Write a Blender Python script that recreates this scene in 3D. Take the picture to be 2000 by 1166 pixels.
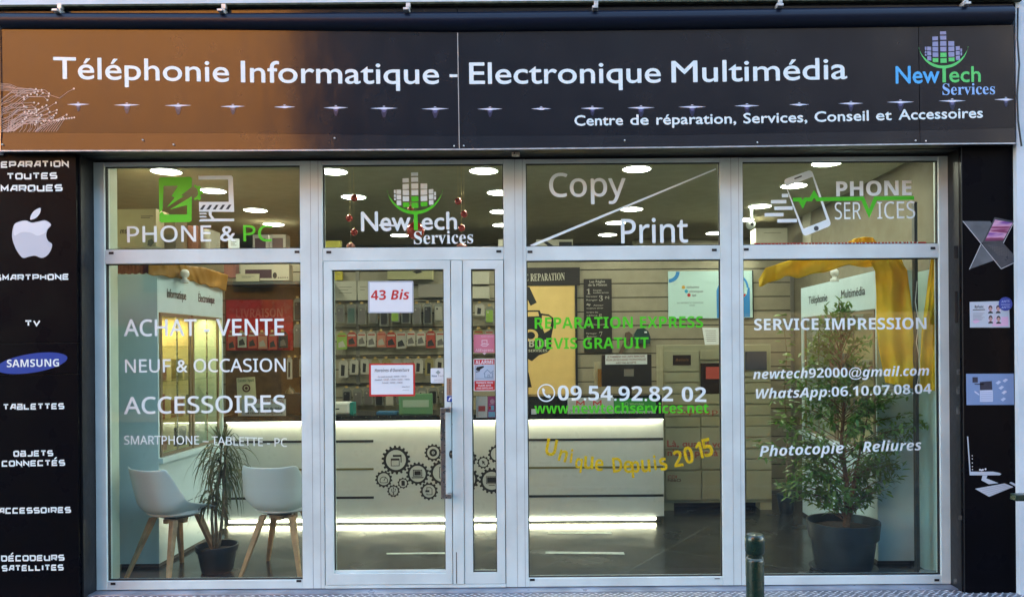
import bpy, bmesh, math, random
from mathutils import Vector, Matrix, geometry
R = math.radians
rnd = random.Random(7)
for o in list(bpy.data.objects):
    bpy.data.objects.remove(o)
scene = bpy.context.scene
COL = scene.collection

# ------------------------------------------------------------------ camera
F, D0, EYE, ROLL = 1500.0, 5.4, 1.667, 0.0075
VX, VY = 1075.0, 680.0
cam = bpy.data.objects.new('camera', bpy.data.cameras.new('camera'))
COL.objects.link(cam)
scene.camera = cam
cam.location = (0, -D0, EYE)
cam.rotation_euler = (R(90), ROLL, 0)
cam.data.sensor_width = 36
cam.data.lens = 36 * F / 2000
cam.data.shift_x = -(VX - 1000) / 2000
cam.data.shift_y = (VY - 583) / 2000
cam.data.clip_end = 500
# ------------------------------------------------------------------ sky, sun, exposure
SUN_EL, SUN_AZ = 16, 38          # the sun stands behind the shop, to the right
world = bpy.data.worlds.new('World')
scene.world = world
world.use_nodes = True
wn = world.node_tree.nodes
sky = wn.new('ShaderNodeTexSky')
sky.sky_type = 'NISHITA'
sky.sun_disc = False
sky.sun_elevation = R(SUN_EL)
sky.sun_rotation = R(SUN_AZ)
world.node_tree.links.new(sky.outputs[0], wn['Background'].inputs[0])
wn['Background'].inputs[1].default_value = 0.15
sun = bpy.data.objects.new('sun', bpy.data.lights.new('sun', 'SUN'))
COL.objects.link(sun)
sun.data.energy = 2.0
sun.data.angle = R(0.5)
sun.data.color = (1.0, 0.80, 0.55)
sd = Vector((math.sin(R(SUN_AZ)) * math.cos(R(SUN_EL)), math.cos(R(SUN_AZ)) * math.cos(R(SUN_EL)), math.sin(R(SUN_EL))))
sun.rotation_euler = sd.to_track_quat('Z', 'Y').to_euler()
scene.view_settings.view_transform = 'Standard'
scene.view_settings.look = 'None'
scene.view_settings.exposure = 3.38
scene.render.engine = 'CYCLES'
scene.cycles.use_denoising = True
scene.cycles.max_bounces = 10
scene.cycles.transparent_max_bounces = 16
scene.cycles.sample_clamp_indirect = 6
scene.cycles.caustics_reflective = False
scene.cycles.caustics_refractive = False


# ------------------------------------------------------------------ pixel <-> plane
def uvp(px, py):
    dx, dy = px - VX, py - VY
    return dx + dy * ROLL, dy - dx * ROLL


def W(px, py, Y=0.0):
    """point of the vertical plane Y seen at photo pixel px, py"""
    u, v = uvp(px, py)
    D = Y + D0
    return Vector((u * D / F, Y, EYE - v * D / F))


def Wz(px, py, z):
    """point of the horizontal plane z seen at photo pixel px, py"""
    u, v = uvp(px, py)
    D = (EYE - z) * F / v
    return Vector((u * D / F, D - D0, z))


def ux(u, Y=0.0):
    return u * (Y + D0) / F


def vz(v, Y=0.0):
    return EYE - v * (Y + D0) / F


# ------------------------------------------------------------------ materials
MATS = {}


def mat(name, col, rough=0.5, metal=0.0, emit=None, es=0.0, var=0.0, vscale=8.0, bump=0.0, bscale=60.0,
        spec=0.5, coat=0.0, tint=None, wear=None):
    if name in MATS:
        return MATS[name]
    m = bpy.data.materials.new(name)
    m.use_nodes = True
    nt = m.node_tree
    b = nt.nodes['Principled BSDF']
    b.inputs['Base Color'].default_value = (*col, 1)
    b.inputs['Roughness'].default_value = rough
    b.inputs['Metallic'].default_value = metal
    b.inputs['Specular IOR Level'].default_value = 0.07 if name == 'black acrylic panel' else spec
    if coat:
        b.inputs['Coat Weight'].default_value = coat
        b.inputs['Coat Roughness'].default_value = 0.06
    tc = nt.nodes.new('ShaderNodeTexCoord')
    if var:
        n = nt.nodes.new('ShaderNodeTexNoise')
        n.inputs['Scale'].default_value = vscale
        n.inputs['Detail'].default_value = 6
        nt.links.new(tc.outputs['Object'], n.inputs['Vector'])
        mx = nt.nodes.new('ShaderNodeMix')
        mx.data_type = 'RGBA'
        c2 = tint if tint else tuple(max(0, c * (1 - var)) for c in col)
        c1 = tuple(min(1, c * (1 + var * 0.5)) for c in col)
        mx.inputs[6].default_value = (*c1, 1)
        mx.inputs[7].default_value = (*c2, 1)
        rp = nt.nodes.new('ShaderNodeMapRange')
        rp.inputs[1].default_value = 0.35
        rp.inputs[2].default_value = 0.68
        nt.links.new(n.outputs['Fac'], rp.inputs[0])
        nt.links.new(rp.outputs[0], mx.inputs[0])
        nt.links.new(mx.outputs[2], b.inputs['Base Color'])
        rr = nt.nodes.new('ShaderNodeMapRange')
        rr.inputs[1].default_value = 0.3
        rr.inputs[2].default_value = 0.7
        rr.inputs[3].default_value = max(0, rough - 0.08)
        rr.inputs[4].default_value = min(1, rough + 0.1)
        nt.links.new(n.outputs['Fac'], rr.inputs[0])
        nt.links.new(rr.outputs[0], b.inputs['Roughness'])
    if bump:
        n2 = nt.nodes.new('ShaderNodeTexNoise')
        n2.inputs['Scale'].default_value = bscale
        n2.inputs['Detail'].default_value = 4
        nt.links.new(tc.outputs['Object'], n2.inputs['Vector'])
        bp = nt.nodes.new('ShaderNodeBump')
        bp.inputs['Strength'].default_value = bump
        bp.inputs['Distance'].default_value = 0.01
        nt.links.new(n2.outputs['Fac'], bp.inputs['Height'])
        nt.links.new(bp.outputs[0], b.inputs['Normal'])
    if emit:
        b.inputs['Emission Color'].default_value = (*emit, 1)
        b.inputs['Emission Strength'].default_value = es
    MATS[name] = m
    return m


def glass_mat(name, tint, k=1.6):
    m = bpy.data.materials.new(name)
    m.use_nodes = True
    nt = m.node_tree
    for n in list(nt.nodes):
        nt.nodes.remove(n)
    out = nt.nodes.new('ShaderNodeOutputMaterial')
    tr = nt.nodes.new('ShaderNodeBsdfTransparent')
    tr.inputs[0].default_value = (*tint, 1)
    gl = nt.nodes.new('ShaderNodeBsdfGlossy')
    gl.inputs['Roughness'].default_value = 0.0
    gl.inputs[0].default_value = (0.95, 0.98, 1, 1)
    fr = nt.nodes.new('ShaderNodeFresnel')
    fr.inputs[0].default_value = 1.5
    ge = nt.nodes.new('ShaderNodeNewGeometry')
    sub = nt.nodes.new('ShaderNodeMath')
    sub.operation = 'SUBTRACT'
    sub.inputs[0].default_value = k
    mulk = nt.nodes.new('ShaderNodeMath')
    mulk.operation = 'MULTIPLY'
    mulk.inputs[1].default_value = k
    nt.links.new(ge.outputs['Backfacing'], mulk.inputs[0])
    nt.links.new(mulk.outputs[0], sub.inputs[1])
    mul = nt.nodes.new('ShaderNodeMath')
    mul.operation = 'MULTIPLY'
    mul.use_clamp = True
    nt.links.new(fr.outputs[0], mul.inputs[0])
    nt.links.new(sub.outputs[0], mul.inputs[1])
    mx = nt.nodes.new('ShaderNodeMixShader')
    nt.links.new(mul.outputs[0], mx.inputs[0])
    nt.links.new(tr.outputs[0], mx.inputs[1])
    nt.links.new(gl.outputs[0], mx.inputs[2])
    # a thin film of street dust, streaked downwards
    tc = nt.nodes.new('ShaderNodeTexCoord')
    mp = nt.nodes.new('ShaderNodeMapping')
    mp.inputs['Scale'].default_value = (3.0, 1.0, 0.8)
    no = nt.nodes.new('ShaderNodeTexNoise')
    no.inputs['Scale'].default_value = 2.2
    no.inputs['Detail'].default_value = 8
    no.inputs['Roughness'].default_value = 0.65
    mr = nt.nodes.new('ShaderNodeMapRange')
    mr.inputs[1].default_value = 0.42
    mr.inputs[2].default_value = 0.85
    mr.inputs[3].default_value = 0.002
    mr.inputs[4].default_value = 0.010
    df = nt.nodes.new('ShaderNodeBsdfDiffuse')
    df.inputs[0].default_value = (0.7, 0.75, 0.78, 1)
    m2 = nt.nodes.new('ShaderNodeMixShader')
    nt.links.new(tc.outputs['Object'], mp.inputs[0])
    nt.links.new(mp.outputs[0], no.inputs['Vector'])
    nt.links.new(no.outputs['Fac'], mr.inputs[0])
    nt.links.new(mr.outputs[0], m2.inputs[0])
    nt.links.new(mx.outputs[0], m2.inputs[1])
    nt.links.new(df.outputs[0], m2.inputs[2])
    nt.links.new(m2.outputs[0], out.inputs[0])
    MATS[name] = m
    return m


def srgb(r, g, b):
    f = lambda c: (c / 255 / 12.92) if c / 255 <= 0.04045 else ((c / 255 + 0.055) / 1.055) ** 2.4
    return (f(r), f(g), f(b))


M_ALU = mat('lacquered aluminium', (0.68, 0.765, 0.75), 0.36, var=0.13, vscale=3.2, bump=0.08, bscale=25)
M_ALU2 = mat('brushed steel', (0.42, 0.40, 0.38), 0.28, 1.0, var=0.2, vscale=30)
M_BLACKGAP = mat('black rubber gasket', (0.012, 0.012, 0.013), 0.6)
M_GLASS = glass_mat('window glass', (0.90, 0.955, 0.93), 1.15)
M_CASEGLASS = glass_mat('cabinet glass', (0.93, 0.96, 0.92), 1.6)
M_WVINYL = mat('white vinyl', (0.82, 0.91, 0.91), 0.4)
M_GVINYL = mat('green vinyl', (0.08, 0.60, 0.02), 0.4)
M_PRINTW = mat('white print', (0.80, 0.89, 0.89), 0.35)
M_BLACKINK = mat('black ink', (0.012, 0.012, 0.014), 0.5)
M_RED = mat('red ink', (0.55, 0.03, 0.03), 0.45)
M_PAPER = mat('white paper', (0.78, 0.82, 0.86), 0.6, var=0.03)
M_GREY = mat('grey ink', (0.22, 0.22, 0.23), 0.6)
M_PILASTER = mat('black acrylic panel', (0.003, 0.003, 0.005), 0.3, var=0.35, vscale=4, bump=0.03, bscale=6)
M_JAMB = mat('black jamb paint', (0.010, 0.010, 0.012), 0.42, var=0.3, vscale=5, bump=0.25, bscale=22)
M_GOLD = mat('gold foil balloon', (0.85, 0.60, 0.02), 0.28, 0.35, var=0.35, vscale=25, bump=0.3, bscale=30)
M_WHITE = mat('white melamine', (0.66, 0.70, 0.70), 0.35, var=0.05)
M_BEIGE = mat('beige lacquer', (0.42, 0.40, 0.30), 0.45, var=0.06)
M_WOOD = mat('pale beech wood', (0.42, 0.25, 0.13), 0.5, var=0.3, vscale=14)
M_POT = mat('dark plastic pot', (0.010, 0.018, 0.028), 0.42, var=0.2, vscale=8)
M_SOIL = mat('potting soil', (0.03, 0.02, 0.014), 0.95, var=0.5, vscale=40, bump=0.6)
M_DSTEM = mat('plant stem', (0.20, 0.15, 0.09), 0.8, var=0.4, vscale=30)


# ------------------------------------------------------------------ mesh helpers
class MB:
    def __init__(self):
        self.v, self.f, self.subs = [], [], []

    def add(self, vs, fs):
        n = len(self.v)
        self.v += [tuple(p) for p in vs]
        self.f += [tuple(i + n for i in f) for f in fs]
        return self

    def box(self, x0, x1, y0, y1, z0, z1):
        return self.hexa([(x0, y0, z0), (x1, y0, z0), (x1, y1, z0), (x0, y1, z0),
                          (x0, y0, z1), (x1, y0, z1), (x1, y1, z1), (x0, y1, z1)])

    def hexa(self, p):
        return self.add(p, [(3, 2, 1, 0), (4, 5, 6, 7), (0, 1, 5, 4), (1, 2, 6, 5), (2, 3, 7, 6), (3, 0, 4, 7)])

    def prism(self, pts, Y0, Y1):
        """outline pts in (X,Z), extruded from Y0 (front) to Y1"""
        n = len(pts)
        area = sum(pts[i][0] * pts[(i + 1) % n][1] - pts[(i + 1) % n][0] * pts[i][1] for i in range(n))
        if area < 0:
            pts = pts[::-1]
        vs = [(x, Y0, z) for x, z in pts] + [(x, Y1, z) for x, z in pts]
        tr = geometry.tessellate_polygon([[Vector((x, z, 0)) for x, z in pts]])
        fs = []
        for a, b, c in tr:
            p, q, r = (Vector(pts[i]) for i in (a, b, c))
            if (q - p).cross(r - p) < 0:
                b, c = c, b
            fs += [(a, b, c), (c + n, b + n, a + n)]
        fs += [(i, i + n, (i + 1) % n + n, (i + 1) % n) for i in range(n)]
        return self.add(vs, fs)

    def flat(self, pts, Y):
        """flat outline in (X,Z) facing the street"""
        n = len(pts)
        tr = geometry.tessellate_polygon([[Vector((x, z, 0)) for x, z in pts]])
        fs = []
        for a, b, c in tr:
            p, q, r = (Vector(pts[i]) for i in (a, b, c))
            fs.append((a, b, c) if (q - p).cross(r - p) > 0 else (a, c, b))
        return self.add([(x, Y, z) for x, z in pts], fs)

    def fpx(self, pts, Y):
        return self.flat([(p.x, p.z) for p in (W(a, b, Y) for a, b in pts)], Y)

    def rpx(self, x0, y0, x1, y1, Y):
        """flat rectangle by photo pixels of its corners, upright in the place"""
        a, b = W(x0, y0, Y), W(x1, y1, Y)
        c, d = W(x0, y1, Y), W(x1, y0, Y)
        xa, xb = (a.x + c.x) / 2, (b.x + d.x) / 2
        za, zb = (a.z + d.z) / 2, (b.z + c.z) / 2
        return self.flat([(xa, zb), (xb, zb), (xb, za), (xa, za)], Y)

    def bpx(self, x0, y0, x1, y1, Y0, Y1):
        a, b = W(x0, y0, Y0), W(x1, y1, Y0)
        return self.box(a.x, b.x, Y0, Y1, b.z, a.z)

    def stroke(self, pts, w, Y, close=False):
        """flat mitred line in (X,Z)"""
        P = [Vector(p) for p in pts]
        n = len(P)
        L, Rr = [], []
        for i in range(n):
            a = P[i - 1] if (i > 0 or close) else None
            c = P[(i + 1) % n] if (i < n - 1 or close) else None
            d1 = (P[i] - a).normalized() if a is not None and (P[i] - a).length > 1e-9 else None
            d2 = (c - P[i]).normalized() if c is not None and (c - P[i]).length > 1e-9 else None
            if d1 is None and d2 is None:
                return self
            if d1 is None:
                d1 = d2
            if d2 is None:
                d2 = d1
            nn = Vector((-(d1 + d2).y, (d1 + d2).x))
            if nn.length < 1e-6:
                nn = Vector((-d1.y, d1.x))
            nn.normalize()
            k = nn.dot(Vector((-d1.y, d1.x)))
            s = w / 2 / max(0.45, k)
            L.append(P[i] + nn * s)
            Rr.append(P[i] - nn * s)
        vs = [(p.x, Y, p.y) for p in L] + [(p.x, Y, p.y) for p in Rr]
        fs = [(i + n, (i + 1) % n + n, (i + 1) % n, i) for i in range(n if close else n - 1)]
        return self.add(vs, fs)

    def spx(self, pts, w, Y, close=False):
        D = Y + D0
        return self.stroke([(p.x, p.z) for p in (W(a, b, Y) for a, b in pts)], w * D / F, Y, close)

    def tube(self, pts, r, n=10, caps=True):
        P = [Vector(p) for p in pts]
        rr = r if isinstance(r, (list, tuple)) else [r] * len(P)
        rings = []
        up = None
        for i, p in enumerate(P):
            d = (P[min(i + 1, len(P) - 1)] - P[max(i - 1, 0)]).normalized()
            if up is None:
                up = d.orthogonal().normalized()
            else:
                up = (up - d * up.dot(d))
                up = up.normalized() if up.length > 1e-6 else d.orthogonal().normalized()
            s = d.cross(up)
            rings.append([p + (up * math.cos(2 * math.pi * k / n) + s * math.sin(2 * math.pi * k / n)) * rr[i] for k in range(n)])
        vs = [q for ring in rings for q in ring]
        fs = []
        for i in range(len(P) - 1):
            for k in range(n):
                a, b = i * n + k, i * n + (k + 1) % n
                fs.append((a, b, b + n, a + n))
        if caps:
            fs.append(tuple(range(n))[::-1])
            fs.append(tuple(range((len(P) - 1) * n, len(P) * n)))
        return self.add(vs, fs)

    def lathe(self, prof, c, n=32, axis='z', caps=True):
        """prof = (radius, height) from the bottom up"""
        vs = []
        for r, h in prof:
            for k in range(n):
                a = 2 * math.pi * k / n
                if axis == 'z':
                    vs.append((c[0] + r * math.cos(a), c[1] + r * math.sin(a), c[2] + h))
                else:
                    vs.append((c[0] + r * math.cos(a), c[1] + h, c[2] - r * math.sin(a)))
        fs = []
        for i in range(len(prof) - 1):
            for k in range(n):
                a, b = i * n + k, i * n + (k + 1) % n
                fs.append((a, b, b + n, a + n))
        if caps:
            if prof[0][0] > 1e-5:
                fs.append(tuple(range(n))[::-1])
            if prof[-1][0] > 1e-5:
                fs.append(tuple(range((len(prof) - 1) * n, len(prof) * n)))
        return self.add(vs, fs)

    def disc(self, cx, cz, r, Y, n=20, rz=None):
        rz = r if rz is None else rz
        return self.flat([(cx + r * math.cos(2 * math.pi * k / n), cz + rz * math.sin(2 * math.pi * k / n)) for k in range(n)], Y)

    def dpx(self, px, py, r, Y, ry=None, n=20):
        p, s = W(px, py, Y), (Y + D0) / F
        return self.disc(p.x, p.z, r * s, Y, n, (ry if ry else r) * s)

    def ball(self, c, r, n=16, sz=1.0):
        prof = [(r * math.sin(math.pi * i / n), -r * sz * math.cos(math.pi * i / n)) for i in range(n + 1)]
        return self.lathe(prof, c, n * 2, caps=False)

    def build(self, name, m, parent=None, smooth=False, bevel=0.0, label=None, kind=None):
        o = None
        for sb in self.subs:          # every written line is a part of its own
            o = sb.build(name, m, parent)
        if self.subs and not self.v:
            return o
        me = bpy.data.meshes.new(name)
        o = bpy.data.objects.new(name, me)
        org = Vector((0, 0, 0))
        if self.v:
            if parent is None:
                xs, ys, zs = zip(*self.v)
                org = Vector(((min(xs) + max(xs)) / 2, (min(ys) + max(ys)) / 2, min(zs)))
            else:
                org = Vector(parent['_org']) if '_org' in parent else parent.location.copy()
        me.from_pydata([(x - org.x, y - org.y, z - org.z) for x, y, z in self.v], [], self.f)
        me.materials.append(m)
        if smooth:
            for p in me.polygons:
                p.use_smooth = True
            try:
                me.set_sharp_from_angle(angle=R(40))
            except Exception:
                pass
        COL.objects.link(o)
        if parent is None:
            o.location = org
        else:
            o.parent = parent
            o['_org'] = tuple(org)
        if bevel:
            md = o.modifiers.new('bevel', 'BEVEL')
            md.width = bevel
            md.segments = 2
            md.limit_method = 'ANGLE'
        if label:
            o['label'] = label
        if kind:
            o['kind'] = kind
        return o


def thing(name, label, cat, loc, group=None):
    o = bpy.data.objects.new(name, None)
    o.empty_display_size = 0.1
    COL.objects.link(o)
    o.location = loc
    o['label'] = label
    o['category'] = cat
    if group:
        o['group'] = group
    return o


def tag(o, label, cat, group=None):
    o['label'] = label
    o['category'] = cat
    if group:
        o['group'] = group
    return o


def struct(o):
    o['kind'] = 'structure'
    return o


# ------------------------------------------------------------------ lettering
BASE = {'serif': (0x1D400, 0x1D7CE), 's': (0x1D5A0, 0x1D7E2), 'sb': (0x1D5D4, 0x1D7EC), 'si': (0x1D608, 0x1D7E2), 'sbi': (0x1D63C, 0x1D7EC)}
CAPS = {}


def styled(s, st):
    if st == 'r':
        return s
    b, d = BASE[st]
    r = ''
    for c in s:
        k = ord(c)
        if 65 <= k <= 90:
            r += chr(b + k - 65)
        elif 97 <= k <= 122:
            r += chr(b + 26 + k - 97)
        elif 48 <= k <= 57:
            r += chr(d + k - 48)
        else:
            r += c
    return r


def glyphs(s, st, off=0.0, res=4, space=1.0):
    cu = bpy.data.curves.new('lettering', 'FONT')
    cu.body = styled(s, st)
    cu.offset = off
    cu.resolution_u = res
    cu.space_character = space
    ob = bpy.data.objects.new('lettering', cu)
    COL.objects.link(ob)
    dg = bpy.context.evaluated_depsgraph_get()
    me = bpy.data.meshes.new_from_object(ob.evaluated_get(dg))
    vs = [(v.co.x, v.co.y) for v in me.vertices]
    fs = [tuple(p.vertices) for p in me.polygons]
    bpy.data.objects.remove(ob)
    bpy.data.curves.remove(cu)
    bpy.data.meshes.remove(me)
    return vs, fs


def capof(st):
    if st not in CAPS:
        vs, _ = glyphs('H', st)
        CAPS[st] = max(y for x, y in vs)
    return CAPS[st]


def text(mb, s, st, pts, cap, Y, off=0.0, res=3, shear=0.0, space=1.0):
    """write s on plane Y: pts = baseline pixels from the left to the right end, cap = capital height in pixels"""
    vs, fs = glyphs(s, st, 0.0, res, space)
    if not vs:
        return mb
    holder = mb
    mb = MB()
    holder.subs.append(mb)
    ch = capof(st)
    bold = off / ch * cap
    if shear:
        vs = [(x + shear * y, y) for x, y in vs]
    x0, x1 = min(x for x, y in vs), max(x for x, y in vs)
    out = []
    X0, X1 = pts[0][0], pts[-1][0]
    for x, y in vs:
        px = X0 + (x - x0) / (x1 - x0) * (X1 - X0)
        for i in range(len(pts) - 1):
            if px <= pts[i + 1][0] or i == len(pts) - 2:
                t = (px - pts[i][0]) / (pts[i + 1][0] - pts[i][0])
                by = pts[i][1] + t * (pts[i + 1][1] - pts[i][1])
                break
        out.append((px, by - y / ch * cap))
    for k, (dx, dy) in enumerate(((0, 0),) if not off else ((-bold, 0), (bold, 0), (0, -bold), (0, bold))):
        o3 = [W(px + dx, py + dy, Y - k * .00012) for px, py in out]
        ff = [f if (o3[f[1]] - o3[f[0]]).cross(o3[f[2]] - o3[f[0]]).y < 0 else f[::-1] for f in fs]
        mb.add(o3, ff)
    return holder


def glyph(mb, s, st, cx, cy, h, Y, rot=0.0, off=0.0, sx=1.0):
    """one letter centred on pixel cx, cy, h pixels tall, turned by rot degrees"""
    vs, fs = glyphs(s, st, off, 4)
    x0, x1 = min(x for x, y in vs), max(x for x, y in vs)
    y0, y1 = min(y for x, y in vs), max(y for x, y in vs)
    k = h / (y1 - y0)
    ca, sa = math.cos(R(rot)), math.sin(R(rot))
    out = []
    for x, y in vs:
        a, b = (x - (x0 + x1) / 2) * k * sx, (y - (y0 + y1) / 2) * k
        out.append(W(cx + a * ca - b * sa, cy - (a * sa + b * ca), Y))
    ff = [f if (out[f[1]] - out[f[0]]).cross(out[f[2]] - out[f[0]]).y < 0 else f[::-1] for f in fs]
    return mb.add(out, ff)


TECH = {
    'A': [[(0, 0), (.45, 1), (1, 1), (1, 0)], [(.3, .38), (1, .38)]],
    'B': [[(0, 1), (.92, 1), (.92, .55), (1, .5), (1, 0), (0, 0), (0, .5), (.95, .5)]],
    'C': [[(1, 1), (.12, 1), (0, .85), (0, 0), (1, 0)]],
    'D': [[(0, 0), (0, 1), (.85, 1), (1, .85), (1, .15), (.85, 0), (0, 0)]],
    'E': [[(1, 1), (.12, 1), (0, .85), (0, 0), (1, 0)], [(0, .5), (.9, .5)]],
    'H': [[(0, 0), (0, 1)], [(1, 0), (1, 1)], [(0, .5), (1, .5)]],
    'I': [[(.5, 0), (.5, 1)]],
    'J': [[(1, 1), (1, .1), (.9, 0), (0, 0)]],
    'L': [[(0, 1), (0, 0), (1, 0)]],
    'M': [[(0, 0), (0, 1), (.5, .35), (1, 1), (1, 0)]],
    'N': [[(0, 0), (0, 1), (1, 0), (1, 1)]],
    'O': [[(.12, 1), (.88, 1), (1, .85), (1, .15), (.88, 0), (.12, 0), (0, .15), (0, .85), (.12, 1)]],
    'P': [[(0, 0), (0, 1), (.9, 1), (1, .9), (1, .45), (.9, .38), (0, .38)]],
    'Q': [[(.12, 1), (.88, 1), (1, .85), (1, .15), (.88, 0), (.12, 0), (0, .15), (0, .85), (.12, 1)], [(.6, .25), (.8, -.2)]],
    'R': [[(0, 0), (0, 1), (.9, 1), (1, .9), (1, .5), (.9, .42), (0, .42)], [(.5, .42), (1, 0)]],
    'S': [[(1, 1), (.2, 1), (0, .85), (0, .6), (.1, .5), (.9, .5), (1, .4), (1, .1), (.9, 0), (0, 0)]],
    'T': [[(0, 1), (1, 1)], [(.5, 1), (.5, 0)]],
    'U': [[(0, 1), (0, .15), (.12, 0), (1, 0), (1, 1)]],
    'V': [[(0, 1), (.45, 0), (1, 1)]],
}


def techtext(mb, s, x0, x1, yb, h, Y):
    """wide technical capitals between photo pixels x0 and x1, baseline yb, height h"""
    holder = mb
    mb = MB()
    holder.subs.append(mb)
    wd = [0.35 if c == 'I' else 1.0 for c in s.replace('É', 'E')]
    gap = 0.13
    tot = sum(wd) + gap * (len(s) - 1)
    k = (x1 - x0) / tot
    t = h * 0.255
    x = x0
    for c, w in zip(s, wd):
        b = 'E' if c == 'É' else c
        for line in TECH[b]:
            sc = []
            for a, q in line:
                aa = 0.5 if c == 'I' else a
                xx = x + t / 2 + aa * (w * k - t)
                sc.append((xx, yb - t / 2 - q * (h - t)))
            mb.spx(sc, t, Y)
        if c == 'É':
            mb.spx([(x + w * k * .45, yb - h - 1.5), (x + w * k * .8, yb - h - 5)], t * .8, Y)
        x += (w + gap) * k
    return holder
# ================================================================== street, walls
YP, YF = -0.20, -0.26      # pilaster face, fascia face
mb = MB()
mb.box(-14, 14, -4.6, -0.46, -0.55, -0.17)
M_PAVE = mat('pavement asphalt', (0.10, 0.10, 0.10), 0.85, var=0.3, vscale=6, bump=0.3)
struct(mb.build('pavement', M_PAVE))
struct(MB().box(-60, 60, -60, 60, -0.62, -0.56).build('ground', mat('ground asphalt', (0.07, 0.07, 0.07), 0.9, var=0.3)))
struct(MB().box(-30, 30, -13.5, -4.75, -0.555, -0.27).build('road', mat('road asphalt', (0.06, 0.06, 0.062), 0.85, var=0.3, bump=0.2)))
struct(MB().box(-30, 30, -4.75, -4.6, -0.555, -0.15).build('kerb', mat('granite kerb', (0.3, 0.29, 0.28), 0.8, var=0.2)))

# the houses across the street: seen only as reflections in the glass and in the glossy fascia
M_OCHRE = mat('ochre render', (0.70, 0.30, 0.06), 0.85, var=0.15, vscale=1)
M_DKB = mat('cladding darkened for shade', (0.008, 0.014, 0.026), 0.7, var=0.3, vscale=1)  # shade put into the colour, so the fascia reflects a dark front
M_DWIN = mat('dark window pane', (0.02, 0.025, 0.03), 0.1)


def house(x0, x1, y, h, m, label, cols, awn=None):
    t = thing('town_house', label, 'building', ((x0 + x1) / 2, y, -0.27))
    MB().box(x0, x1, y - 6, y, -0.3, h).build('wall', m, t)
    w = (x1 - x0) / cols
    for i in range(cols):
        for zf in (3.6, 6.5, 9.4) if cols > 6 else (3.3,):
            if zf + 1.7 > h:
                continue
            c = x0 + w * (i + 0.5)
            f = MB().box(c - 0.55, c + 0.55, y + 0.002, y + 0.06, zf, zf + 1.6).build('window', M_BLACKGAP, t)
            MB().box(c - 0.47, c + 0.47, y + 0.06, y + 0.07, zf + 0.08, zf + 1.52).build('pane', M_DWIN, f)
    MB().box(x0 + 0.5, x1 - 0.5, y + 0.002, y + 0.08, 0.0, 2.6).build('shop_window', M_DWIN, t)
    if awn:
        MB().hexa([(x0 + 1, y + 0.09, 2.5), (x1 - 1, y + 0.09, 2.5), (x1 - 1, y + 1.3, 2.3), (x0 + 1, y + 1.3, 2.3),
                   (x0 + 1, y + 0.09, 3.1), (x1 - 1, y + 0.09, 3.1), (x1 - 1, y + 1.3, 2.36), (x0 + 1, y + 1.3, 2.36)]).build('awning', awn, t)
    return t


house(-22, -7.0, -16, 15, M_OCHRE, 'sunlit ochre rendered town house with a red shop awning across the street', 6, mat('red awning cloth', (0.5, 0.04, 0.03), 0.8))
house(-6.9, 22, -16, 14, M_DKB, 'town house across the street coloured near black in place of shade', 8)

# upper wall and building shell, its unseen height and width set to block sun
M_STONE = mat('pale painted render', (0.66, 0.72, 0.76), 0.8, var=0.12, vscale=2.5, bump=0.3, bscale=40)
ftop = W(900, 9, YF).z
fl, fr_ = W(4, 150, YF).x, W(1990, 150, YF).x
sh = thing('shop_building', 'pale painted wall of the building around the shop front', 'building', (0, 0, -0.17))
m1 = MB().box(-26, 26, -0.22, 0.2, ftop + 0.019, 12.9)
m1.box(-9, fl - 0.01, -0.24, 0.1, W(0, 283, YF).z, ftop + 0.017)
m1.box(fr_ + 0.02, 9, -0.24, 0.1, -0.17, ftop + 0.017)
m1.box(-9, -3.75, -0.2, 0.1, -0.17, W(0, 283, YF).z - 0.003)
m1.build('wall', M_STONE, sh)
MB().box(-9, 9, 5.6, 5.9, -0.17, 12.9).box(-9, 9, 0.2, 5.6, 6.2, 6.5).box(-9, -8.7, 0.2, 5.6, -0.17, 6.2).box(8.7, 9, 0.2, 5.6, -0.17, 6.2).build('outer_wall', M_STONE, sh)
MB().box(fl - 0.1, fr_ + 0.05, -0.285, -0.2205, ftop + 0.004, ftop + 0.0165).build('drip_edge', mat('mossy drip edge', (0.06, 0.07, 0.04), 0.9, var=0.5, vscale=20, bump=0.8), sh)
# cable at the right
cb = MB().tube([W(x, y, -0.27) for x, y in [(1998, 30), (1996, 90), (1999, 140), (1994, 200), (1995, 250), (2001, 300)]], 0.006, 8)
tag(cb.build('cable', M_BLACKINK, smooth=True), 'thin black cable hanging on the pale wall right of the fascia', 'cable')

# ================================================================== fascia
CX = [6, 227, 450, 676, 903, 1126, 1350, 1576, 1803, 1896, 1989]


def interp(k, x):
    for (a, b), (c, d) in zip(k, k[1:]):
        if x <= c:
            return b + (d - b) * (x - a) / (c - a)
    return k[-1][1]


KT = [(6, -5), (450, 4), (903, 9), (1350, 10.5), (1803, 12), (1989, 13)]
KB0 = [(6, 11), (450, 19), (903, 24), (1350, 26), (1803, 27), (1989, 27)]
KB1 = [(6, 42), (450, 50), (903, 61), (1350, 63), (1803, 64), (1989, 63)]
KS = [(6, 244), (450, 251), (903, 263), (1350, 268), (1803, 266), (1989, 264)]
KE = [(6, 278), (450, 284), (903, 288.5), (1350, 291), (1803, 291.5), (1989, 293)]
KTXT = [(113, 139.5), (300, 145), (480, 152), (700, 158), (865, 161), (925, 162), (1150, 164.5), (1350, 165), (1662, 163)]
fas = thing('fascia_sign', 'long black glossy shop fascia reading Téléphonie Informatique - Electronique Multimédia', 'shop sign', (0, YF, W(900, 290, YF).z))
M_FAS = mat('glossy black fascia sheet', (0.006, 0.008, 0.014), 0.16, spec=0.5, var=0.5, vscale=5, tint=(0.013, 0.015, 0.022), bump=0.05, bscale=2.2, coat=0.12)


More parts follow.
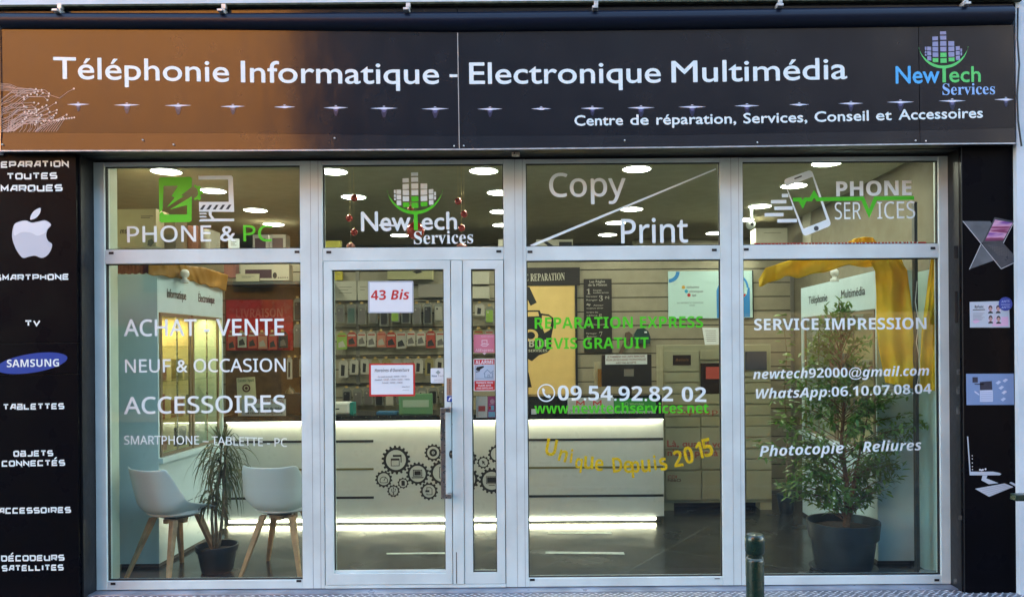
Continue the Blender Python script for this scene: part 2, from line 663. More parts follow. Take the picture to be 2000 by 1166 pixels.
def fascia_mat():
    """black laminated sheet with bleached, dusty and scratched film"""
    nt = M_FAS.node_tree
    b = nt.nodes['Principled BSDF']
    tc = nt.nodes.new('ShaderNodeTexCoord')
    mp = nt.nodes.new('ShaderNodeMapping')
    mp.inputs['Scale'].default_value = (4, 1, 1.0)
    n = nt.nodes.new('ShaderNodeTexNoise')
    n.inputs['Scale'].default_value = 3
    n.inputs['Detail'].default_value = 9
    n.inputs['Roughness'].default_value = 0.7
    nt.links.new(tc.outputs['Object'], mp.inputs[0])
    nt.links.new(mp.outputs[0], n.inputs['Vector'])
    rr = nt.nodes.new('ShaderNodeMapRange')
    rr.inputs[1].default_value = 0.3
    rr.inputs[2].default_value = 0.75
    rr.inputs[3].default_value = 0.09
    rr.inputs[4].default_value = 0.23
    nt.links.new(n.outputs['Fac'], rr.inputs[0])
    for l in list(b.inputs['Roughness'].links):
        nt.links.remove(l)
    nt.links.new(rr.outputs[0], b.inputs['Roughness'])


fascia_mat()
for x0, x1 in ((6, 902.2), (903.8, 1802.4), (1803.6, 1989)):
    xs = [x0] + [x for x in CX if x0 + 3 < x < x1 - 3] + [x1]
    for nm, ka, kb, y0f, y1f, back in (('top_sheet', KT, KB0, -0.245, -0.245, -0.1), ('front_panel', KB1, KS, YF, YF, -0.16), ('lower_sheet', KS, KE, YF - 0.002, YF - 0.010, -0.16)):
        b_ = MB()
        for i in range(len(xs) - 1):
            a, c = xs[i], xs[i + 1]
            p = [W(a, interp(kb, a) - (0.3 if nm != 'lower_sheet' else 0), y1f), W(c, interp(kb, c) - (0.3 if nm != 'lower_sheet' else 0), y1f),
                 W(c, interp(ka, c), y0f), W(a, interp(ka, a), y0f)]
            q = [Vector((v.x, back, v.z)) for v in p]
            n0 = len(b_.v)
            b_.add(p + q, [(0, 1, 2, 3), (7, 6, 5, 4), (1, 0, 4, 5), (3, 2, 6, 7)])
            if i == 0:
                b_.add([p[0], p[3], q[3], q[0]], [(0, 1, 2, 3)])
            if i == len(xs) - 2:
                b_.add([p[1], p[2], q[2], q[1]], [(3, 2, 1, 0)])
        b_.build(nm, M_FAS, fas)
# rolled gutter between the top sheet and the panel
g_ = MB()
xs = CX[:]
xs[0], xs[-1] = 14, 1984
prof = []
ns = 12
for i, x in enumerate(xs):
    a = W(x, interp(KB0, x), -0.245)
    c = W(x, interp(KB1, x), YF)
    zc, rr_ = (a.z + c.z) / 2, (a.z - c.z) / 2
    prof.append([(W(x, 40, -0.26).x, -0.25 - rr_ * 0.95 * math.sin(math.pi * k / ns), zc + rr_ * math.cos(math.pi * k / ns)) for k in range(ns + 1)])
vs = [p for r_ in prof for p in r_]
fs = []
for i in range(len(prof) - 1):
    for k in range(ns):
        a = i * (ns + 1) + k
        fs.append((a, a + 1, a + ns + 2, a + ns + 1))
g_.add(vs, fs)
g_.add(prof[0], [tuple(range(ns + 1))[::-1]])
g_.add(prof[-1], [tuple(range(ns + 1))])
g_.build('rolled_top', mat('navy rolled sheet', (0.005, 0.009, 0.022), 0.3, spec=0.25, bump=0.03, bscale=4), fas, smooth=True)
# seams, bottom edge trim, underside
t_ = MB()
for sx_ in (903,):
    t_.fpx([(sx_ - .9, 62), (sx_ + .9, 62), (sx_ + .9, 288), (sx_ - .9, 288)], YF - 0.0125)
t_.build('seam_strip', mat('pale seam strip', (0.45, 0.45, 0.42), 0.4, 0.5), fas)
e_, so = MB(), MB()
for i in range(len(CX) - 1):
    a, c = CX[i], CX[i + 1]
    p, q = W(a, interp(KE, a), YF - 0.012), W(c, interp(KE, c), YF - 0.012)
    e_.hexa([(p.x, -0.275, p.z - .008), (q.x, -0.275, q.z - .008), (q.x, -0.266, q.z - .008), (p.x, -0.266, p.z - .008),
             (p.x, -0.275, p.z), (q.x, -0.275, q.z), (q.x, -0.266, q.z), (p.x, -0.266, p.z)])
    so.hexa([(p.x, -0.2655, p.z - .006), (q.x, -0.2655, q.z - .006), (q.x, -0.157, q.z - .006), (p.x, -0.157, p.z - .006),
             (p.x, -0.2655, p.z - .0005), (q.x, -0.2655, q.z - .0005), (q.x, -0.157, q.z - .0005), (p.x, -0.157, p.z - .0005)])
so.build('soffit', M_JAMB, fas)
e_.build('edge_trim', mat('zinc edge trim', (0.55, 0.56, 0.58), 0.45, 0.4, var=0.3, vscale=15), fas)
# side edge at the left
MB().fpx([(4.5, -6), (7.5, -6), (7.5, 280), (4.5, 280)], YF - 0.0128).build('corner_trim', M_ALU2, fas)
# bolts
b_ = MB()
for x, y in [(668, 23), (660, 264), (950, 25), (1234, 32), (1226, 277), (893, 283), (912, 283), (1794, 286), (1814, 287), (285, 262), (11, 267), (345, 272), (660, 23), (1900, 30), (1485, 285)]:
    p = W(x, y, YF - 0.014)
    b_.ball((p.x, -0.276 if y > 100 else -0.250, p.z), 0.0055, 6)
b_.build('bolt', mat('bolt head', (0.8, 0.8, 0.78), 0.35, 0.3), fas, smooth=True)
# hooks clamped on the top edge
M_CLAMP = mat('galvanised clamp', (0.62, 0.61, 0.58), 0.4, 0.6, var=0.3, vscale=30)
for x, y in [(128, 10), (447, 15), (806, 18), (1171.5, 20), (1529.6, 21), (1891, 23)]:
    p = W(x, y, -0.27)
    k = MB().box(p.x - .018, p.x + .018, -0.300, -0.247, p.z - .020, p.z + .012)
    k.box(p.x - .006, p.x + .022, -0.296, -0.262, p.z + .013, p.z + .045)
    k.box(p.x - .018, p.x + .018, -0.335, -0.3005, p.z - .020, p.z - .004)
    k.build('clamp', M_CLAMP, fas, bevel=0.003)
    MB().box(p.x - .005, p.x + .005, -0.3035, -0.3002, p.z - .0005, p.z + .009).build('clamp_slot', M_BLACKINK, fas)
# lettering
YT = YF - 0.0145 + 0.013
YT = YF - 0.0015
b_ = MB()
text(b_, 'Téléphonie', 'r', [(113, 139.5), (300, 145.5), (455, 151)], 41.5, YT, off=0.011, res=5)
text(b_, 'Informatique', 'r', [(479, 152), (700, 158), (865, 161)], 41, YT, off=0.011, res=5)
b_.fpx([(886, 143), (901.5, 143.3), (901.5, 148.8), (886, 148.5)], YT)
text(b_, 'Electronique', 'r', [(925, 162), (1150, 164), (1298, 165)], 41, YT, off=0.011, res=5)
text(b_, 'Multimédia', 'r', [(1320, 165), (1500, 164.5), (1662, 163)], 41, YT, off=0.011, res=5)
b_.build('lettering', M_PRINTW, fas)
b_ = MB()
for s_, a, c in (('Centre', 1129, 1223), ('de', 1238, 1273), ('réparation,', 1289, 1444), ('Services,', 1459, 1583), ('Conseil', 1598, 1703), ('et', 1718, 1748), ('Accessoires', 1762, 1926)):
    q = [(a, interp([(1129, 246.5), (1500, 247), (1926, 243)], a)), (c, interp([(1129, 246.5), (1500, 247), (1926, 243)], c))]
    text(b_, s_, 'r', q, 19.3, YT, off=0.022)
b_.build('lettering', M_PRINTW, fas)
# row of printed little spotlights
M_SPOTP = mat('printed spotlight', (0.75, 0.76, 0.9), 0.4)
M_HALO = mat('printed halo', (0.024, 0.024, 0.060), 0.4)
M_HALO2 = mat('printed halo core', (0.12, 0.12, 0.26), 0.4)
M_HALOSHEEN = mat('halo core with sheen tint', (0.20, 0.15, 0.20), 0.4)  # left cores lighter and warmer: copper reflection put into the print colour
h1, h1b = MB(), MB()
for i, (x, y) in enumerate([(160, 190.5), (255, 193), (355, 195.5), (462, 199), (563, 201.5), (663, 204.5), (757, 207), (857, 209.5), (964, 211.5), (1064, 212.5), (1164, 213.2), (1259, 213.5), (1359, 213.3), (1466, 212.8), (1568, 212), (1669, 211.2), (1766, 210), (1867, 209.2), (1972, 208)]):
    big = [0.6, 0.9, 1, .8, .5, .8, 1, 1, .8, .4, .7, 1, 1, .8, .4, .8, 1, 1, .7][i]
    w = 15 + 12 * big
    x2 = min(x + w, 1988)
    h3 = MB()
    h3.fpx([(x - w, y), (x, y - 1.7), (x2, y + .3), (x, y + 2.4)], YT - .001)
    h3.dpx(x, y - 3.6, 2.6, YT - .001, 0.6, 10)
    h3.dpx(x, y + .5, 6 + 3 * big, YT - .0014, 2.2, 14)
    if big > .5:
        s2 = 7 * big
        (h1b if x < 560 else h1).fpx([(x - s2, y + 2), (x + s2, y + 2), (x + s2 * .8, y + 8), (x + s2 * .3, y + 7 + 11 * big), (x - s2 * .3, y + 7 + 11 * big), (x - s2 * .8, y + 8)], YT)
        h2 = MB().fpx([(x - s2 * .7, y + 2), (x + s2 * .7, y + 2), (x + s2 * .35, y + 4 + 4 * big), (x - s2 * .35, y + 4 + 4 * big)], YT - .0005)
        h2.build('spotlight_halo', M_HALO2 if x > 560 else M_HALOSHEEN, fas)
    h3.build('spotlight_print', M_SPOTP, fas)
h1.build('spotlight_halo', M_HALO, fas)
h1b.build('spotlight_halo', mat('halo with sheen tint', (0.085, 0.06, 0.075), 0.4), fas)  # left halos carry the copper sheen in their colour
# circuit board motif at the left end
c1, c2 = MB(), MB()
rc = random.Random(3)


def trace(pts, w=0.85):
    c1.spx(pts, w, YT - .0002 * rc.random() - .0003)
    c2.dpx(pts[-1][0], pts[-1][1], 1.9, YT - .001, n=8)


for k in range(7):
    y = 145 + k * 2.6
    x2 = 96 - k * 7 if k else 118
    trace([(9, y), (28, y + 2), (42, y + 8 + k * .5), (x2 - 22 if k else 72, y + 12), (x2, y + (30 if k == 0 else 14))] if k else [(9, 152), (40, 158), (72, 159), (112, 174), (124, 178), (140, 166), (152, 160)])
for k in range(34):
    y0 = 178 + k * 3.1
    ln = rc.uniform(25, 90)
    rise = rc.uniform(10, 34)
    x1 = 10 + rc.uniform(0, 26)
    ya = y0 - 4
    p = [(9, min(ya + 6, 242)), (x1, min(ya, 240))]
    x, y = x1, min(ya, 240)
    x += rise
    y -= rise * .72
    p.append((x, y))
    x += ln * .5
    p.append((x, y + rc.uniform(-3, 1)))
    x, y = p[-1]
    if rc.random() < .6:
        p.append((x + 8, y + rc.choice((-7, 7))))
    if max(q[0] for q in p) < 152:
        trace(p)
for k in range(16):
    x, y = 14 + rc.random() * 70, 205 + rc.random() * 34
    trace([(x, 243), (x + 6, 236), (x + 8, y), (min(150, x + 34 + rc.random() * 30), y - 22 + rc.random() * 8)])
for k in range(9):
    x = 100 + k * 5
    trace([(x - 24, 243), (x - 8, 228 - k), (x - 4, 222 - k * .5), (x + 12, 221 - k * .6)])
M_CIRC = mat('rose grey print', (0.50, 0.33, 0.27), 0.45)
c1.build('circuit_print', M_CIRC, fas)
c2.build('circuit_print', mat('pale rose print', (0.75, 0.58, 0.50), 0.45), fas)


# ------------------------------------------------------------------ shop logo
def logo(par, ox, oy, k, Y, mW, mG, mSq, mN, mS, strike=False, low=None):
    """drawn in a 2000-wide working grid: x from the stem (979), y from the baseline (728)"""
    T = lambda x, y: (ox + (x - 979) * .2 * k, oy + (y - 728) * .2 * k)
    g, w, n_, s_, q_ = MB(), MB(), MB(), MB(), MB()

    def arc(cx, cy, r, a0, a1, n=28):
        return [(cx + r * math.cos(R(a0 + (a1 - a0) * i / n)), cy + r * math.sin(R(a0 + (a1 - a0) * i / n))) for i in range(n + 1)]
    o1 = arc(975, 303, 272, 172, 8)
    i1 = arc(975, 267, 277, 16, 164)
    o1 = arc(975, 303, 272, 8, 172)
    pts = [T(*p) for p in o1] + [T(*p) for p in arc(975, 255, 287, 164, 16)]
    g.fpx(pts, Y)
    g.fpx([T(960, 566), T(998, 566), T(998, 728), T(960, 728)], Y - .0004)
    cols = [(770, 788, [(340, 375), (385, 412), (420, 440)]), (795, 840, [(337, 380), (388, 433), (442, 488)]), (855, 917, [(220, 262), (276, 326), (337, 388), (398, 448), (460, 505)]),
            (940, 1008, [(166, 200), (213, 258), (272, 325), (336, 388), (400, 450), (463, 513)]), (1030, 1095, [(274, 326), (337, 388), (397, 448), (458, 500)]),
            (1110, 1155, [(337, 380), (388, 433), (442, 488)]), (1162, 1180, [(365, 400), (408, 440)])]
    for x0, x1, rows in cols:
        for (a, b) in rows:
            dl = -(((x0 - 975) / 260) ** 2) * 12 * (1 if b > 330 else -1)
            dr = -(((x1 - 975) / 260) ** 2) * 12 * (1 if b > 330 else -1)
            quad = [T(x0, a + dl), T(x1, a + dr), T(x1, b + dr), T(x0, b + dl)]
            isg = (b > 440 and 930 < x0 < 1010) or (b > 495 and 850 < x0 < 1100)
            (g if isg else q_).fpx(quad, Y)
    bl = T(448, 730)
    text(n_, 'New', 'r', [T(448, 730), T(925, 730)], 37 * k, Y, off=0.016)
    (text)(w if low is None else g, 'ech', 'r', [T(1038, 725), T(1378, 725)], 36 * k * .93, Y, off=0.016)
    text(s_, 'Services', 'serif', [T(958, 865), T(1536, 865)], 24.5 * k, Y)
    if strike:
        n_.fpx([T(618, 668), T(780, 674), T(780, 690), T(618, 684)], Y - .0006)
    g.build('logo', mG, par)
    if w.v or w.subs:
        w.build('logo', mW, par)
    q_.build('logo', mSq, par)
    n_.build('logo', mN, par)
    s_.build('logo', mS, par)


logo(fas, 1852, 173.3, 0.887, YT, M_PRINTW, mat('light green print', (0.12, 0.62, 0.16), 0.4), mat('lilac print', (0.30, 0.30, 0.48), 0.4),
     mat('sky blue print', (0.10, 0.45, 0.85), 0.4), mat('pale blue print', (0.30, 0.50, 0.85), 0.4), low=1)

# ================================================================== pilasters
ps = thing('sign_pillar', 'black glossy pillar left of the windows listing repairs in white wide capitals', 'sign panel', (W(70, 700, YP).x, YP, -0.17))
zt = W(75, 284, YP).z
xr = ux(uvp(151, 700)[0], YP)
xl = W(-90, 700, YP).x
zs1, zs2 = W(75, 655, YP).z, W(75, 716, YP).z
for a, c, dy in ((zs1 + .0015, zt, 0), (zs2 + .0015, zs1 - .0015, -0.004), (-0.17, zs2 - .0015, 0)):
    MB().box(xl, xr, YP + dy, 0.02, a, c).build('panel', M_PILASTER, ps, bevel=0.002)
MB().box(xl + .003, xr - .003, YP + .012, .018, -.165, zt - .003).build('backing', M_JAMB, ps)
YQ = YP - 0.0015
b_ = MB()
for s_, a, c, y, h in (('REPARATION', -9, 140, 312.5, 13), ('TOUTES', 18, 117, 335.5, 13), ('MARQUES', 6, 127, 359.5, 13.5), ('SMARTPHONE', -8, 137, 532.5, 12), ('TV', 49, 80, 622, 12),
                       ('TABLETTES', 4, 124, 784.5, 12), ('OBJETS', 23, 101, 876, 12), ('CONNECTÉS', 0, 124, 895, 12), ('ACCESSOIRES', -8, 134, 987, 12),
                       ('DÉCODEURS', -4, 120, 1080, 12), ('SATELLITES', -3, 118, 1099, 12)):
    techtext(b_, s_, a, c, y, h, YQ)
b_.build('lettering', M_PRINTW, ps)


def smooth_closed(pts, n=6):
    out = []
    N = len(pts)
    for i in range(N):
        p0, p1, p2, p3 = (Vector(pts[(i + j) % N]) for j in (-1, 0, 1, 2))
        for k in range(n):
            t = k / n
            out.append(tuple(0.5 * ((2 * p1) + (p2 - p0) * t + (2 * p0 - 5 * p1 + 4 * p2 - p3) * t * t + (3 * p1 - p0 - 3 * p2 + p3) * t ** 3)))
    return out


Z4 = lambda x, y: (x / 2.591, 270 + y / 2.591)
body = smooth_closed([Z4(*p) for p in [(80, 400), (105, 383), (140, 377), (170, 388), (200, 384), (235, 378), (258, 388), (268, 403), (250, 425), (243, 455), (252, 482), (272, 500), (262, 535), (240, 560), (215, 567), (185, 556), (155, 560), (125, 566), (103, 545), (82, 505), (70, 455)]])
b_ = MB().fpx(body, YQ)
b_.build('fruit_emblem', mat('silver print', (0.52, 0.57, 0.65), 0.35), ps)
b_ = MB().fpx(smooth_closed([Z4(*p) for p in [(84, 398), (105, 386), (140, 381), (170, 391), (200, 388), (235, 382), (256, 391), (262, 402), (246, 425), (238, 440), (200, 455), (165, 440), (120, 436), (80, 452)]]), YQ - .0008)
b_.build('fruit_emblem', mat('light silver print', (0.70, 0.74, 0.80), 0.35), ps)
b_ = MB().fpx(smooth_closed([Z4(*p) for p in [(163, 372), (168, 350), (185, 328), (215, 315), (213, 340), (196, 362), (178, 371)]]), YQ)
b_.build('fruit_emblem', mat('light silver print', (0, 0, 0)), ps)
cx_, cy_ = 62, 694
ov = [(cx_ + 70 * math.cos(t) * math.cos(R(-8)) - 18.5 * math.sin(t) * math.sin(R(-8)), cy_ + 70 * math.cos(t) * math.sin(R(-8)) + 18.5 * math.sin(t) * math.cos(R(-8))) for t in [2 * math.pi * i / 48 for i in range(48)]]
MB().fpx(ov, YQ - 0.004).build('blue_oval', mat('royal blue print', (0.006, 0.045, 0.32), 0.35), ps)
text(MB(), 'SAMSUNG', 'sb', [(13, 701), (115, 701)], 14.5, YQ - 0.005).build('lettering', M_PRINTW, ps)

# right pillar
pr = thing('picture_pillar', 'black pillar right of the windows carrying pictures of a laptop and a printer', 'sign panel', (W(1935, 700, YP).x, YP, -0.17))
xa, xb = ux(uvp(1880, 700)[0], YP), ux(uvp(1988, 700)[0], YP)
MB().box(xa, xb, YP, 0.02, -0.17, W(1935, 296, YP).z).build('panel', M_PILASTER, pr, bevel=0.002)
MB().box(xa - .002, xa + .004, YP - .002, YP - .0003, -0.17, W(1935, 297, YP).z).build('edge_strip', M_JAMB, pr)
# laptop picture (x-shaped folding laptop)
Q = lambda x, y: (1820 + x / 2.65, 280 + y / 2.65)
M_LT1 = mat('dark grey print', (0.045, 0.05, 0.065), 0.35, var=0.5, vscale=6)
M_LT2 = mat('mid grey print', (0.12, 0.13, 0.15), 0.35, var=0.4, vscale=6)
MB().fpx([Q(170, 435), Q(312, 438), Q(345, 490), Q(262, 552)], YQ).fpx([Q(262, 558), Q(330, 640), Q(198, 685)], YQ).build('laptop_picture', M_LT2, pr)
MB().fpx([Q(335, 418), Q(437, 440), Q(378, 552), Q(268, 550)], YQ - .0005).fpx([Q(268, 552), Q(378, 552), Q(455, 640), Q(365, 685)], YQ - .0005).build('laptop_picture', M_LT1, pr)


def screen_mat():
    m = mat('printed laptop screen', (0.03, 0.05, 0.2), 0.35)
    nt = m.node_tree
    tc = nt.nodes.new('ShaderNodeTexCoord')
    mp = nt.nodes.new('ShaderNodeMapping')
    mp.inputs['Rotation'].default_value = (0, R(28), 0)
    mp.inputs['Scale'].default_value = (2, 1, 14)
    n = nt.nodes.new('ShaderNodeTexNoise')
    n.inputs['Scale'].default_value = 1.2
    n.inputs['Detail'].default_value = 3
    cr = nt.nodes.new('ShaderNodeValToRGB')
    e = cr.color_ramp.elements
    e[0].position, e[0].color = .36, (0.01, 0.012, 0.03, 1)
    e[1].position, e[1].color = .72, (0.02, 0.05, 0.25, 1)
    for ps_, c in ((.48, (0.25, 0.03, 0.12, 1)), (.55, (0.7, 0.4, 0.55, 1)), (.60, (0.25, 0.08, 0.35, 1))):
        x = e.new(ps_)
        x.color = c
    nt.links.new(tc.outputs['Object'], mp.inputs[0])
    nt.links.new(mp.outputs[0], n.inputs[0])
    nt.links.new(n.outputs[0], cr.inputs[0])
    nt.links.new(cr.outputs[0], nt.nodes['Principled BSDF'].inputs['Base Color'])
    return m


MB().fpx([Q(337, 430), Q(428, 448), Q(374, 542), Q(282, 540)], YQ - .001).build('laptop_picture', screen_mat(), pr)
b_ = MB()
for a, c in (((170, 435), (262, 552)), ((262, 552), (365, 685)), ((262, 556), (200, 685)), ((437, 440), (378, 552)), ((365, 685), (453, 645))):
    b_.spx([Q(*a), Q(*c)], 1.3, YQ - .0012)
b_.build('laptop_picture', mat('light grey print', (0.5, 0.5, 0.52), 0.4), pr)
b_ = MB()
for r_ in range(6):
    for c_ in range(11):
        x, y = 300 + c_ * 9 + r_ * 9, 562 + r_ * 9 + c_ * 1.5
        b_.fpx([Q(x, y), Q(x + 6, y + 1), Q(x + 8, y + 6), Q(x + 2, y + 5)], YQ - .0012)
b_.build('laptop_picture', mat('key grey print', (0.09, 0.09, 0.10), 0.4), pr)
# photo card poster
pc = MB().fpx([(1895, 602), (1972, 601), (1973, 653), (1895, 652)], YQ - .001).build('photo_card', mat('pale card', (0.50, 0.53, 0.60), 0.4), pr)
MB().fpx([(1944, 632), (1970, 632), (1970, 650), (1938, 650)], YQ - .0016).fpx([(1900, 640), (1908, 634), (1915, 640), (1905, 645)], YQ - .0016).build('pink_patch', mat('pink print', (0.70, 0.42, 0.60), 0.4), pc)
b_ = MB()
for i in range(6):
    b_.fpx([(1901, 624 + i * 2.6), (1924 - (i % 3) * 3, 624 + i * 2.6), (1924 - (i % 3) * 3, 625 + i * 2.6), (1901, 625 + i * 2.6)], YQ - .0018)
b_.build('text_lines', mat('pale grey ink', (0.3, 0.3, 0.36), 0.5), pc)
b_ = MB()
text(b_, 'ByFunc', 'sb', [(1905, 614), (1922, 614)], 5, YQ - .0018)
b_.fpx([(1901, 617), (1925, 616.5), (1925, 618.2), (1901, 618.5)], YQ - .0018)
b_.build('lettering', M_BLACKINK, pc)
fa, fh, fb = MB(), MB(), MB()
for x, y in ((1935.5, 616.5), (1950.5, 616.5), (1935.5, 636), (1951, 637)):
    fb.fpx([(x - 5.5, y - 8), (x + 5.5, y - 8), (x + 5.5, y + 8.5), (x - 5.5, y + 8.5)], YQ - .0017)
    fh.dpx(x, y - 2.2, 3.9, YQ - .0021, 5)
    fh.fpx([(x - 5, y + 8.4), (x - 4, y + 5.5), (x, y + 4), (x + 4, y + 5.5), (x + 5, y + 8.4)], YQ - .0021)
    fa.dpx(x, y + 0.2, 2.9, YQ - .0025, 4.2)
fb.build('portrait', mat('portrait ground', (0.6, 0.55, 0.66), 0.5), pc)
fh.build('portrait', M_BLACKINK, pc)
fa.build('portrait', mat('portrait skin', (0.5, 0.27, 0.25), 0.5), pc)
rd = MB().dpx(1965, 607, 13.5, YQ - .003).build('round_seal', mat('indigo print', (0.03, 0.05, 0.30), 0.4), pr)
b_ = MB()
text(b_, 'ANTS', 'sb', [(1957, 604.5), (1973, 603.5)], 4.2, YQ - .0036)
text(b_, 'ANTS', 'sb', [(1957, 616), (1973, 615)], 4.2, YQ - .0036)
b_.fpx([(1956, 607.5), (1974, 607.5), (1974, 608.7), (1956, 608.7)], YQ - .0036)
b_.build('lettering', mat('pale blue ink', (0.35, 0.4, 0.7), 0.5), rd)
# copier poster
cp = MB().fpx([(1886, 742), (1979, 743), (1979, 804), (1886, 803)], YQ - .001).build('copier_poster', mat('periwinkle print', (0.20, 0.29, 0.50), 0.4), pr)
Z = lambda x, y: (1820 + x / 2.5, 700 + y / 2.5)
b_ = MB().fpx([Z(232, 187), Z(294, 187), Z(294, 243), Z(230, 243)], YQ - .0018)
for p in ((322, 150), (356, 140), (336, 175), (350, 198), (345, 232)):
    b_.fpx([Z(p[0] - 14, p[1] + 2), Z(p[0] + 2, p[1] - 9), Z(p[0] + 14, p[1] - 3), Z(p[0] - 2, p[1] + 10)], YQ - .0018)
b_.fpx([Z(205, 188), Z(228, 205), Z(228, 212), Z(205, 196)], YQ - .0018)
b_.build('copier_picture', mat('pale blue print light', (0.55, 0.60, 0.78), 0.4), cp)
b_ = MB().fpx([Z(232, 146), Z(290, 142), Z(292, 184), Z(232, 186)], YQ - .0022).fpx([Z(196, 122), Z(222, 122), Z(222, 148), Z(196, 148)], YQ - .0022).fpx([Z(206, 154), Z(250, 154), Z(250, 160), Z(206, 158)], YQ - .0022)
b_.build('copier_picture', mat('navy print', (0.015, 0.02, 0.05), 0.4), cp)
b_ = MB()
for i in range(5):
    b_.fpx([Z(236, 196 + i * 9), Z(290, 196 + i * 9), Z(290, 198 + i * 9), Z(236, 198 + i * 9)], YQ - .0022)
b_.build('copier_picture', mat('mid blue print', (0.3, 0.35, 0.55), 0.4), cp)
# desktop computer picture
b_ = MB().fpx([Z(165, 410), Z(171, 412), Z(180, 582), Z(290, 584), Z(320, 590), Z(330, 596), Z(322, 602), Z(175, 600)], YQ)
b_.fpx([Z(238, 602), Z(262, 602), Z(256, 616), Z(315, 640), Z(268, 645), Z(232, 625)], YQ)
b_.fpx([Z(200, 666), Z(345, 642), Z(388, 660), Z(268, 706)], YQ)
b_.fpx([Z(368, 640), Z(376, 635), Z(405, 648), Z(408, 656), Z(398, 658)], YQ)
b_.build('desktop_picture', mat('silver grey print', (0.50, 0.53, 0.60), 0.4), pr)
b_ = MB()
for i in range(4):
    b_.spx([Z(222 + i * 14, 672 + i * 8), Z(350 + i * 9, 649 + i * 5)], .5, YQ - .001)
b_.build('desktop_picture', mat('mid grey line', (0.2, 0.22, 0.26), 0.5), pr)
b_ = MB()
for i, c in enumerate((505, 520, 540, 558, 572)):
    b_.dpx(*Z(189, c), 1.1, YQ, n=6)
for x, y in ((226, 574), (234, 576), (240, 574), (253, 571)):
    b_.dpx(*Z(x, y), 2, YQ, n=6)
b_.build('desktop_picture', mat('icon white', (0.7, 0.7, 0.75), 0.5), pr)

# ================================================================== jambs and lintel of the recess
jm = thing('door_surround', 'dark painted jambs and lintel lining the recess of the shop front', 'door surround', (0, 0, -0.02))
zl = vz(-370)
MB().box(xr + .001, ux(-886), YP + .03, 0.12, -0.02, vz(-392, YP)).build('jamb', M_JAMB, jm)
MB().box(ux(778.5), xa - .003, YP + .03, 0.12, -0.02, vz(-392, YP)).build('jamb', M_JAMB, jm)
MB().box(xr - .2, xa + .2, -0.155, 0.12, vz(-371), vz(-371) + 0.12).build('lintel', M_JAMB, jm)
MB().box(ux(-886) + .001, ux(778), -0.01, 0.12, vz(-367.5), vz(-371) - .001).build('lintel', M_JAMB, jm)
b_ = MB()
for i in range(16):
    z = rnd.uniform(0.1, 2.9)
    x = ux(-886) + .0005
    b_.add([(ux(uvp(186, 700)[0], -.01), -.012, z), (ux(uvp(186, 700)[0], -.01) + .006, -.012, z), (ux(uvp(186, 700)[0], -.01) + .006, -.012, z + rnd.uniform(.01, .06)), (ux(uvp(186, 700)[0], -.01), -.012, z + .03)], [(0, 1, 2, 3)])
# side conduit strips seen beside the jambs
MB().box(ux(-905, -.06), ux(-905, -.06) + .012, -0.075, -0.06, 0.0, 2.75).build('sealant_strip', mat('grey sealant', (0.16, 0.16, 0.17), 0.6, var=0.6, vscale=12), jm)
for px, py, w, h in ((1868, 505, 8, 24), (1867, 612, 6, 60), (1869, 738, 6, 10), (1868, 774, 6, 14), (1868, 812, 7, 16), (1868, 1022, 7, 8), (1857, 1145, 6, 10)):
    p = W(px, py, -.16)
    MB().box(p.x - w * .0018, p.x + w * .0018, YP + .027, YP + .0295, p.z - h * .0018, p.z + h * .0018).build('sticker_remnant', mat('torn sticker', (0.10, 0.10, 0.09), 0.6, var=0.7, vscale=40) if h < 20 else M_JAMB, jm)

# small beige alarm box on the lintel
q = W(1013, 301, -.17)
ab = MB().box(q.x - .026, q.x + .026, -.195, -.156, q.z - .015, q.z + .015)
ab = ab.build('alarm_sensor', mat('aged ivory plastic', (0.62, 0.52, 0.40), 0.5, var=0.3, vscale=30), bevel=0.006)
tag(ab, 'small ivory sensor box under the fascia above the door', 'sensor')
MB().disc(q.x - .008, q.z + .002, .006, -.1962, 8).build('screw', M_BLACKINK, ab)

# ================================================================== sill, tread plate
st = thing('door_step', 'grey metal door step with a diamond plate tread along the shop front', 'step', (0, -.2, -.17))
MB().box(-4.2, 4.0, -.125, .10, -.17, -.004).build('sill', mat('zinc sill', (0.30, 0.33, 0.40), 0.35, 0.4, var=0.35, vscale=5, bump=0.1, bscale=15), st, bevel=0.004)
M_TREAD = mat('diamond plate aluminium', (0.20, 0.20, 0.23), 0.4, 0.5, var=0.3, vscale=10)
b_ = MB().box(-4.2, 4.0, -.45, -.126, -.17, -.010)
b_.build('tread_plate', M_TREAD, st)
b_ = MB()
for j in range(7):
    for i in range(int(7.4 / .05)):
        x = -3.8 + i * .05 + (j % 2) * .025
        y = -.145 - j * .028
        s_ = 1 if (i + j) % 2 else -1
        dx_, dy_ = .015, .010 * s_
        nx, ny = -dy_ * .25, dx_ * .25
        b_.add([(x - dx_, y - dy_, -.010), (x + nx, y + ny, -.010), (x + dx_, y + dy_, -.010), (x - nx, y - ny, -.010), (x, y, -.0065)],
               [(1, 0, 4), (2, 1, 4), (3, 2, 4), (0, 3, 4)])
b_.build('tread_lozenges', mat('pale lozenges', (0.72, 0.72, 0.75), 0.4, .3), st)  # lozenges paler than the plate, so the pattern stands out

# ================================================================== aluminium shop front
sf = thing('glazed_storefront', 'pale aluminium framed glazed shop front with large lettered panes', 'shop front', (0, 0, 0))
U = {'top': -359.3, 'tr0': -197.5, 'tr1': -170, 'bot': 446, 'end': 463}
FY0, FY1 = -0.028, 0.045


def member(u0, u1, v0, v1, y0=FY0, y1=FY1):
    return MB().box(ux(u0), ux(u1), y0, y1, vz(v1), vz(v0))


def part(mbx, nm='frame', m=None, par=None, bv=.003):
    return mbx.build(nm, m or M_ALU, par or sf, bevel=bv)


